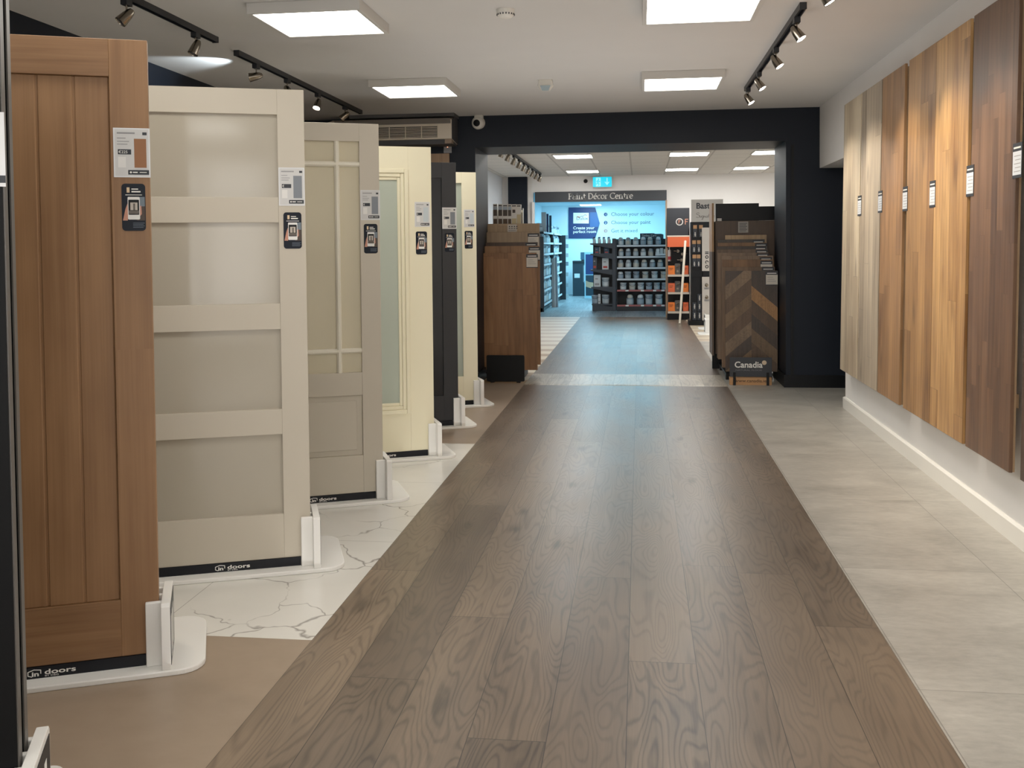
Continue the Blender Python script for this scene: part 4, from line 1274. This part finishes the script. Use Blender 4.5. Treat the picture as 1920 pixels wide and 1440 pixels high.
# ------------------------------------------------------------------ the blue paint room
YBK = 28.0
BW = paint((206, 226, 234), .7, name='paint_room_wall')
struct('floor_paint_room', MB().box(-2.9, 3.2, YF, YBK, -.05, 0), wood('vinyl_floor', (96, 104, 110), (150, 158, 162), ax=0, al=1, obj=False, pw=.3, pl=1.2, var=.3, rough=.35, knots=0, contour=3, seed=70))
struct('ceiling_paint_room', MB().box(-2.9, 3.2, YF + .1, YBK, 2.5, 2.6), BW)
struct('wall_paint_room_back', MB().box(-2.9, 3.2, YBK, YBK + .1, 0, 2.5), BW)
struct('wall_paint_room_left', MB().box(-2.9, -2.75, YF + .12, YBK, 0, 2.5), BW)
struct('wall_paint_room_right', MB().box(3.1, 3.2, YF + .12, YBK, 0, 2.5), BW)
t = thing('ceiling_light', 'thin bright light strip seen under the Paint D\u00e9cor Centre sign', 'ceiling light', (-1.33, 27.3, 2.5))
part('frame', MB().box(-.30, .30, -.3, .3, -.012, 0), PFRAME, t)
part('diffuser', MB().box(-.28, .28, -.28, .28, -.02, -.012), glow((225, 245, 255), 6, 'blue_room_panel'), t)

# arrow sign
DB, MBL = paint((22, 44, 96), .5, name='sign_navy'), paint((44, 84, 140), .5, name='sign_blue')
Y = YBK - .03
aw = [at(x, y, 1, Y) for x, y in [(1066, 447), (1116, 447), (1124.5, 418.5), (1116, 389), (1066, 389)]]
t = thing('arrow_sign', 'dark blue arrow shaped Dulux sign on the back wall', 'sign', (aw[0].x, Y, aw[0].z))
L = lambda x, y: (at(x, y, 1, Y).x - aw[0].x, at(x, y, 1, Y).z - aw[0].z)
part('panel', MB().prism([(v.x - aw[0].x, v.z - aw[0].z) for v in aw], 0, .03, 'y'), DB, t)
b = MB().mat(MBL).poly([L(1106, 425.5), L(1121.5, 425.5), L(1124, 418.5), L(1119, 398), L(1106, 398)], -.002)
part('blue_block', b, None, t)
b = MB().mat(paint((226, 238, 244), .5)).poly([L(1075, 419), L(1104, 419), L(1104, 399), L(1075, 399)], -.004)
q = L(1080.5, 412.5)
b.mat(INK).text('Dulux', q[0], q[1], .135, -.006, sx=1.0)
b.mat(paint((214, 110, 60), .5)).poly([L(1081, 405), L(1087, 406.5), L(1088, 408.5), L(1084, 408)], -.006)
b.mat(INK).stroke([L(1086, 408), L(1090, 405.5), L(1094, 405), L(1097, 402.5), L(1100, 404)], .012, -.006)
part('logo_panel', b, None, t)
q = L(1074.5, 430)
b = MB().mat(LETTER).text('Create your', q[0], q[1], .115, -.004, sx=1.05, bold=.01)
q = L(1074.5, 437)
b.text('perfect room', q[0], q[1], .115, -.004, sx=1.05, bold=.01)
part('lettering', b, None, t)
GB = paint((46, 78, 100), .5, name='grey_blue_letter')
for i, (yy, s, cc) in enumerate([(402, 'Choose your colour', DB), (417.5, 'Choose your paint', DB), (433, 'Get it mixed', paint((170, 130, 124), .5))]):
    q = at(1135.5, yy, 1, Y)
    t = thing('wall_sign', ['first painted step on the back wall reading Choose your colour', 'second painted step on the back wall reading Choose your paint', 'third painted step on the back wall reading Get it mixed'][i], 'lettering', (q.x, YBK, q.z), group='painted steps on the back wall')
    part('disc', MB().prism([(.052 * cos(a * pi / 12), .052 * sin(a * pi / 12)) for a in range(24)], -.004, 0, 'y').mat(cc), cc, t)
    part('numeral', MB().text('123'[i], 0, -.03, .085, -.0055, align='c'), paint((200, 222, 232), .5), t)
    part('text', MB().text(s, .15, -.045, .145, -.004, sx=1.0), GB, t)

# gondola with tins
Yg = 20.8
SL = paint((50, 56, 64), .5, name='gondola_slate')
SLD = paint((26, 30, 36), .5, name='gondola_dark')
RAIL = paint((206, 212, 216), .4, name='white_rail')
RAILR = paint((172, 96, 92), .5, name='red_rail')
gx0, gx1 = -.487, .66
t = thing('gondola_shelving', 'dark gondola shelving full of silver paint tins under the Timber Care sign', 'shelving', (0, Yg, 0))
GZ = lambda y: at(1200, y, 1, Yg).z
part('back_panel', MB().box(gx0, gx1, .36, .40, 0, 1.505), SLD, t)
part('side_panel', MB().box(gx0, gx0 + .015, 0, .36, .095, 1.505), SLD, t)
part('side_panel', MB().box(gx1 - .02, gx1, .05, .36, .095, 1.40), SLD, t)
part('plinth', MB().box(gx0, gx1, 0, .36, 0, .095), SLD, t)
lips = (461, 482, 503, 524, 545, 573)
for i, y in enumerate(lips):
    z = GZ(y) + .014
    so = part('shelf', MB().box(gx0 + .02, gx1 - .02, .0, .36, z - .015, z), SLD, t)
    part('price_rail', MB().box(gx0 + .015, gx1 - .005, -.014, 0, z - .03, z + .006), RAIL if i < 4 else RAILR, so)
    if i >= 4:
        b = MB()
        for x in (-.30, .02, .27, .44):
            b.box(x, x + .065, -.0165, -.014, z - .028, z + .002)
        part('price_ticket', b, LETTER, so)
A, B = at(1200, 448, 1, Yg + .3), at(1244, 437, 1, Yg + .3)
b = MB().prism([(A.x, A.z), (B.x, A.z), (B.x, A.z + .09), (B.x - .05, A.z + .105), (B.x - .17, A.z + .105), (B.x - .2, B.z), (A.x, B.z)], .3, .315, 'y')
so = part('header', b, paint((52, 74, 84), .5, name='timber_care_teal'), t)
q = at(1203, 443.5, 1, Yg + .3)
part('lettering', MB().text('Timber Care', q.x, q.z, .062, .299, sx=.95), LETTER, so)

TINC = [paint(c, .35, name='tin') for c in ((150, 158, 164), (136, 146, 154), (164, 170, 172), (120, 130, 140))]
TLAB = [paint(c, .5, name='tin_label') for c in ((206, 212, 214), (178, 186, 190), (190, 184, 172), (150, 164, 176))]
TLID = [paint(c, .3, name='tin_lid') for c in ((60, 76, 96), (84, 98, 112), (70, 66, 64), (44, 52, 64))]
_cache = {}
def cached(key, maker, mats):
    if key not in _cache:
        b = maker()
        me_o = b.build('tmp', mats)
        _cache[key] = me_o.data
        bpy.data.objects.remove(me_o)
    return _cache[key]
def meshpart(name, me, parent):
    return link(bpy.data.objects.new(name, me), parent)
def tin(label, loc, r, h, kind, v, group, name='paint_tin', simple=False):
    t = thing(name, label, 'paint tin', loc, group=group)
    key = (kind, round(r, 3), round(h, 3), v)
    if kind == 'jar':
        part('body', MB().lathe([(r * .97, 0), (r, .006), (r, h * .62), (r * .94, h * .65), (r * .74, h * .68)], 16), TINC[v], t, smooth=True)
        part('label_band', MB().lathe([(r * 1.01, h * .10), (r * 1.01, h * .52)], 16, cap=False), TLAB[v], t, smooth=True)
        part('lid', MB().lathe([(r * .80, h * .68), (r * .84, h * .78), (r * .66, h * .94), (r * .35, h)], 16), TLAB[(v + 1) % 4] if v != 2 else TINC[0], t, smooth=True)
    else:
        part('body', MB().lathe([(r * .92, 0), (r, h * .94)], 16), TINC[v], t, smooth=True)
        part('label_band', MB().lathe([(r * .945, h * .12), (r * .985, h * .62)], 16, cap=False), TLAB[v], t, smooth=True)
        part('lid', MB().lathe([(r * 1.04, h * .92), (r * 1.05, h * .99), (r * .96, h), (r * .9, h * .985)], 16), TLAB[v], t, smooth=True)
        hb = MB()
        pts = [Vector((r * 1.02 * cos(a), -r * .5 * sin(a) - r * .75 * sin(a), h * .86 - r * .75 * sin(a))) for a in [pi * i / 10 for i in range(11)]]
        for a, c in zip(pts, pts[1:]):
            hb.tube(a, c, .004, n=6)
        part('handle', hb, TLID[v], t)
    return t
def dup(root, loc, label):
    r = root.copy()
    COL.objects.link(r)
    r.location = loc
    r['label'] = label
    for ch in list(root.children):
        c = ch.copy()
        COL.objects.link(c)
        c.parent = r
    return r
FX = lambda x, y=500: at(x, y, 1, Yg + .06).x
rows = [([1164.2, 1178.1, 1192.3, 1206.4, 1219, 1234.4], 'jar', .056, .170), ([1164.4, 1178, 1192, 1206.4, 1220.6, 1234], 'jar', .056, .165), ([1163.6, 1178.3, 1192.7, 1208, 1223.4, 1238], 'jar', .060, .165),
        ([1163.2, 1177.4, 1193, 1210, 1227.3, 1244.5], 'bucket', .064, .150), ([1168.3, 1185.4, 1201.3, 1216.7, 1231.5, 1246], 'bucket', .066, .150), ([1181, 1200.5, 1216.4, 1235.2], 'bucket', .074, .215)]
shelfname = ['top', 'second', 'third', 'fourth', 'fifth', 'bottom']
protos = {}
for i, (xs, kind, r, h) in enumerate(rows):
    z = GZ(lips[i]) + .0145
    for j, x in enumerate(xs):
        kk = 'jar' if (i == 3 and j == 0) or (i == 5 and j < 2) else kind
        lab = 'silver paint %s on the %s shelf of the dark gondola, %s from the left' % ('tin' if kk == 'jar' else 'bucket', shelfname[i], ORD[j])
        v = (i + j * 2 + j // 3) % 4
        key = (kk, r, h, v)
        loc = (FX(x), Yg + .085, z)
        if key not in protos:
            protos[key] = tin(lab, loc, r, h, kk, v, 'silver paint tins on the dark gondola')
        else:
            dup(protos[key], loc, lab)
q0, q1 = at(1229, 479, 1, Yg - .17), at(1251, 464, 1, Yg - .17)
t = thing('clip_on_tray', 'small white tray of pale packs at the right end of the gondola', 'tray', ((q0.x + q1.x) / 2, Yg - .10, q0.z))
w = (q1.x - q0.x) / 2
part('tray', MB().box(-w, w, -.06, .086, 0, .035), RAIL, t)
for k in range(3):
    x = -w + .05 + k * .075
    part('pack', MB().box(x - .03, x + .03, -.03, .05, .035, .13 + .02 * (k % 2)), TLAB[k], t)

# end display of the gondola
t = thing('end_display', 'slate grey end display with sloping shelf fronts left of the gondola', 'display', (-.77, Yg, 0))
GX = lambda x: at(x, 500, 1, Yg).x + .77
part('post', MB().box(GX(1148), GX(1154.8), -.01, .4, 0, at(1150, 447, 1, Yg).z), SL, t, bevel=.004)
part('back_panel', MB().box(GX(1111), GX(1148), .28, .32, .1, 1.42), SLD, t)
part('base', MB().box(GX(1110), GX(1148), .0, .4, 0, .12), SL, t, bevel=.004)
ez = []
for i, (y, xl) in enumerate(((456, 1106.5), (475.5, 1107), (505.5, 1107), (538, 1108), (570, 1109))):
    z = at(1125, y, 1, Yg).z
    ez.append(z)
    x0, x1 = GX(xl), GX(1148)
    b = MB().prism([(x0, z - .028), (x1, z - .115 if i < 4 else z - .05), (x1, z), (x0, z)], 0, .02, 'y').box(x0, x1, .02, .28, z - .018, z - .002)
    part('shelf', b, SL, t)
for k, x in enumerate((1114.4, 1123.9, 1132.8, 1142)):
    loc = (GX(x) - .77, Yg + .1, ez[0])
    lab = '%s white spray bottle from the left on top of the slate end display' % ORD[k]
    if k == 0:
        sp = thing('spray_bottle', lab, 'spray bottle', loc, group='spray bottles on the end display')
        part('bottle', MB().lathe([(.034, 0), (.036, .01), (.036, .07), (.016, .095), (.014, .105)], 14), TLAB[0], sp, smooth=True)
        part('trigger', MB().box(-.03, .02, -.012, .012, .105, .13).box(-.034, -.022, -.008, .008, .075, .115), DB, sp)
    else:
        dup(sp, loc, lab)
def carton(lab, xa, xb, ya, lev, mt, name='carton', dep=.1, yo=.12, mark=None):
    A, B = at(xa, ya, 1, Yg + yo), at(xb, ya, 1, Yg + yo)
    z = ez[lev]
    w, h = (B.x - A.x) / 2, A.z - z
    o_ = thing(name, lab, 'box', ((A.x + B.x) / 2, Yg + yo, z), group='cartons on the end display')
    part('box', MB().box(-w, w, 0, dep, 0, h), mt, o_)
    b = MB().mat(mark or GREYTXT).plate(-w * .7, w * .6, h * .12, h * .3, -.001).mat(GREYTXT).plate(-w * .6, w * .2, h * .62, h * .72, -.001)
    part('print', b, None, o_)
REDM = paint((190, 70, 60), .5, name='red_mark')
carton('left slate pack with red mark on second shelf of the end display', 1115, 1123.5, 463.5, 1, GB, 'roller_pack', mark=REDM)
carton('thin white carton on second shelf of the end display', 1121 + 3, 1125.2, 463, 1, TLAB[0])
carton('right slate pack with red mark on second shelf of the end display', 1132.5, 1142, 464.5, 1, GB, 'roller_pack', mark=REDM)
carton('tall dark box on third shelf of the end display', 1111.5, 1119, 482, 2, paint((70, 74, 80), .5), mark=REDM)
carton('white box on third shelf of the end display', 1129, 1141, 484, 2, TLAB[0], mark=REDM)
carton('white box on fourth shelf of the end display', 1113.5, 1126, 515.5, 3, TLAB[0])
carton('white tube shaped box on lowest shelf of the end display', 1121.5, 1125.8, 551.5, 4, TLAB[0])
tin('paint bucket on fourth shelf of the end display', (GX(1135) - .77, Yg + .12, ez[3]), .075, .19, 'bucket', 0, 'paint buckets on the end display')
tin('dark paint bucket at left on lowest shelf of the end display', (GX(1114.5) - .77, Yg + .14, ez[4]), .066, .18, 'bucket', 3, 'paint buckets on the end display')
tin('paint bucket at right on lowest shelf of the end display', (GX(1135) - .77, Yg + .12, ez[4]), .075, .19, 'bucket', 1, 'paint buckets on the end display')

# long wall shelving on the left
XSF = -1.98
lev = [at(1023.5, y, 0, XSF).z for y in (435.5, 455.5, 476, 495.4, 519.4, 543.3, 569)]
units = [(20.5, 22.75), (22.95, 25.2)]
un_ = ['near', 'far']
protos = {}
for ui, (y0, y1) in enumerate(units):
    t = thing('wall_shelving', '%s bay of tall wall shelving packed with small tins at left' % un_[ui], 'shelving', (XSF, y0, 0))
    part('carcass', MB().box(-.46, -.42, 0, y1 - y0, 0, lev[0] + .05).box(-.46, 0, 0, .02, 0, lev[0] - .1).box(-.46, 0, y1 - y0 - .02, y1 - y0, 0, lev[0] + .02).box(-.46, -.03, 0, y1 - y0, 0, .08), SLD, t)
    for li, z in enumerate(lev):
        so = part('shelf', MB().box(-.42, 0, .02, y1 - y0 - .02, z - .015, z), SLD, t)
        part('price_rail', MB().box(0, .012, .01, y1 - y0 - .01, z - .03, z + .012), RAIL, so)
        for k in range(8):
            yy = y0 + .16 + k * (y1 - y0 - .3) / 7.6
            v = (li * 3 + k * 5 + ui) % 4
            kk = 'jar' if (k // 2 + li) % 2 == 0 else 'bucket'
            r, h = (.085, .19) if li < 4 else (.095, .24)
            lab = 'tin on the %s shelf of the %s left wall bay, %s from its front' % (('top', 'second', 'third', 'fourth', 'fifth', 'sixth', 'bottom')[li], un_[ui], ORD[k])
            loc = (XSF - .12, yy, z + .0005)
            key = (v, kk, r)
            if key not in protos:
                protos[key] = tin(lab, loc, r, h, kk, v, 'tins on the left wall shelving', 'paint_tin')
            else:
                dup(protos[key], loc, lab)
t = thing('end_panel_shelving', 'dark end panel with small packs at the far end of the wall shelving', 'shelving', (XSF + .1, 25.3, 0))
part('panel', MB().box(-.5, .0, 0, .06, 0, lev[0] - .02), SLD, t)
for li in range(7):
    part('pack', MB().box(.002, .07, -.02, .06, lev[li] - .12, lev[li] - .02), TINC[li % 4], t)
for k, (xa, xb, yt) in enumerate(((1015, 1024, 398), (1024.5, 1028.5, 401), (1029.5, 1034, 404))):
    Yc = 20.7 + k * .5
    A, B = at(xa, yt, 1, Yc), at(xb, yt, 1, Yc)
    t = thing('colour_card', '%s tall colour card standing on top of the left wall shelving' % ORD[k], 'card', ((A.x + B.x) / 2, Yc, lev[0] + .001), group='tall cards on the wall shelving')
    w = (B.x - A.x) / 2
    part('card', MB().box(-w, w, 0, .012, 0, A.z - lev[0]), (paint((176, 190, 196), .5), DB, GB)[k], t)
A = at(1041, 576, 2, 0)
B = at(1031, 486, 1, 21.2)
t = thing('trim_bundle', 'tall pale bundle of trim lengths leaning on the left wall shelving', 'trim bundle', (0, 0, 0))
for k, dx in enumerate((-.05, 0, .05)):
    part('strip', MB().tube((A.x + dx, A.y, 0.0), (B.x + .02 + dx * .8, A.y - .05, B.z + .02 * k), .026, .024, 8), (TINC[2], TLAB[0], TINC[0])[k], t)

# counter and poster at the back
A, B = at(1074, 553, 1, 27.0), at(1098, 489, 1, 27.0)
t = thing('mixing_counter', 'dark mixing counter at the back wall under the arrow sign', 'counter', ((A.x + B.x) / 2, 27.0, 0))
w = (B.x - A.x) / 2
part('body', MB().prism([(-w, 0), (w, 0), (w, .3), (w - .07, .4), (w - .07, .82), (w, .95), (w, B.z - .04), (-w, B.z - .04)], 0, .5, 'y'), paint((30, 46, 56), .5, name='counter_teal'), t)
part('worktop', MB().box(-w, w + .04, -.03, .52, B.z - .04, B.z), SLD, t)
q0, q1 = at(1077, 521, 1, 26.99), at(1087, 513, 1, 26.99)
part('notice', MB().plate(q0.x - t.location.x, q1.x - t.location.x, q0.z, q1.z, -.004), TLAB[0], t)
q0, q1 = at(1088.5, 488, 1, 27.2), at(1098, 473, 1, 27.2)
mo = thing('till_screen', 'small blue grey screen standing on the mixing counter', 'screen', ((q0.x + q1.x) / 2, 27.2, B.z))
part('screen', MB().box(-.07, .07, 0, .03, .03, q1.z - B.z), GB, mo)
part('foot', MB().box(-.05, .05, -.03, .06, 0, .03), SLD, mo)
q0, q1 = at(1100.5, 552, 1, 26.0), at(1111, 472.5, 1, 26.0)
t = thing('poster_stand', 'dark blue poster stand partly hidden behind the end display', 'poster', ((q0.x + q1.x) / 2, 26.0, 0))
w = (q1.x - q0.x) / 2 + .06
b = MB().mat(paint((150, 190, 206), .5)).box(-w, w, 0, .03, 0, q1.z)
b.mat(DB).plate(-w + .03, w - .02, .62, q1.z - .06, -.002).mat(paint((26, 44, 56), .5)).plate(-w + .03, w - .02, .06, .6, -.002)
b.mat(paint((176, 140, 110), .5)).poly([(-w + .03, .30), (-w + .16, .26), (w - .02, .28), (w - .02, .40), (-w + .12, .42), (-w + .03, .46)], -.004)
part('board', b, None, t)

# ------------------------------------------------------------------ added fill lamps and world
lamp('blue_room_fill', 'AREA', (-.2, 23.5, 2.45), 125, (.34, .78, 1.0), (-.2, 23.5, 0), 2.4)  # added cyan fill without a fitting, tints the paint room
lamp('blue_room_fill', 'AREA', (-.6, 26.4, 2.45), 75, (.34, .78, 1.0), (-.6, 27.2, 0), 1.6)  # second added cyan fill, towards the back wall

for yy, e in ((-.5, 6), (3.2, 7.2), (7.0, 7)):
    o_ = lamp('bounce_fill', 'AREA', (-.3, yy, .04), e, (1, .975, .945), (-.3, yy, 3), 2.4, 115)  # added upward lamps without fittings, standing in for floor bounce
tg = at(372, 116, 2, ZC)
lamp('spot_lamp', 'SPOT', (-2.66, 6.44, ZC - .16), 7, (.80, .92, 1.0), (tg.x, tg.y, ZC), .02, 66, .6)  # added spot without a fitting, makes the bluish ceiling glow
wd = bpy.data.worlds.new('daylight')
scene.world = wd
wd.use_nodes = True
wd.node_tree.nodes['Background'].inputs[0].default_value = (1.0, .965, .92, 1)
wd.node_tree.nodes['Background'].inputs[1].default_value = 2.1

scene.view_settings.view_transform = 'Standard'
scene.view_settings.look = 'None'
scene.view_settings.exposure = 1.0
scene.view_settings.gamma = 1.08
scene.cycles.use_denoising = True
scene.cycles.max_bounces = 8
scene.cycles.diffuse_bounces = 4
scene.cycles.sample_clamp_indirect = 6.0
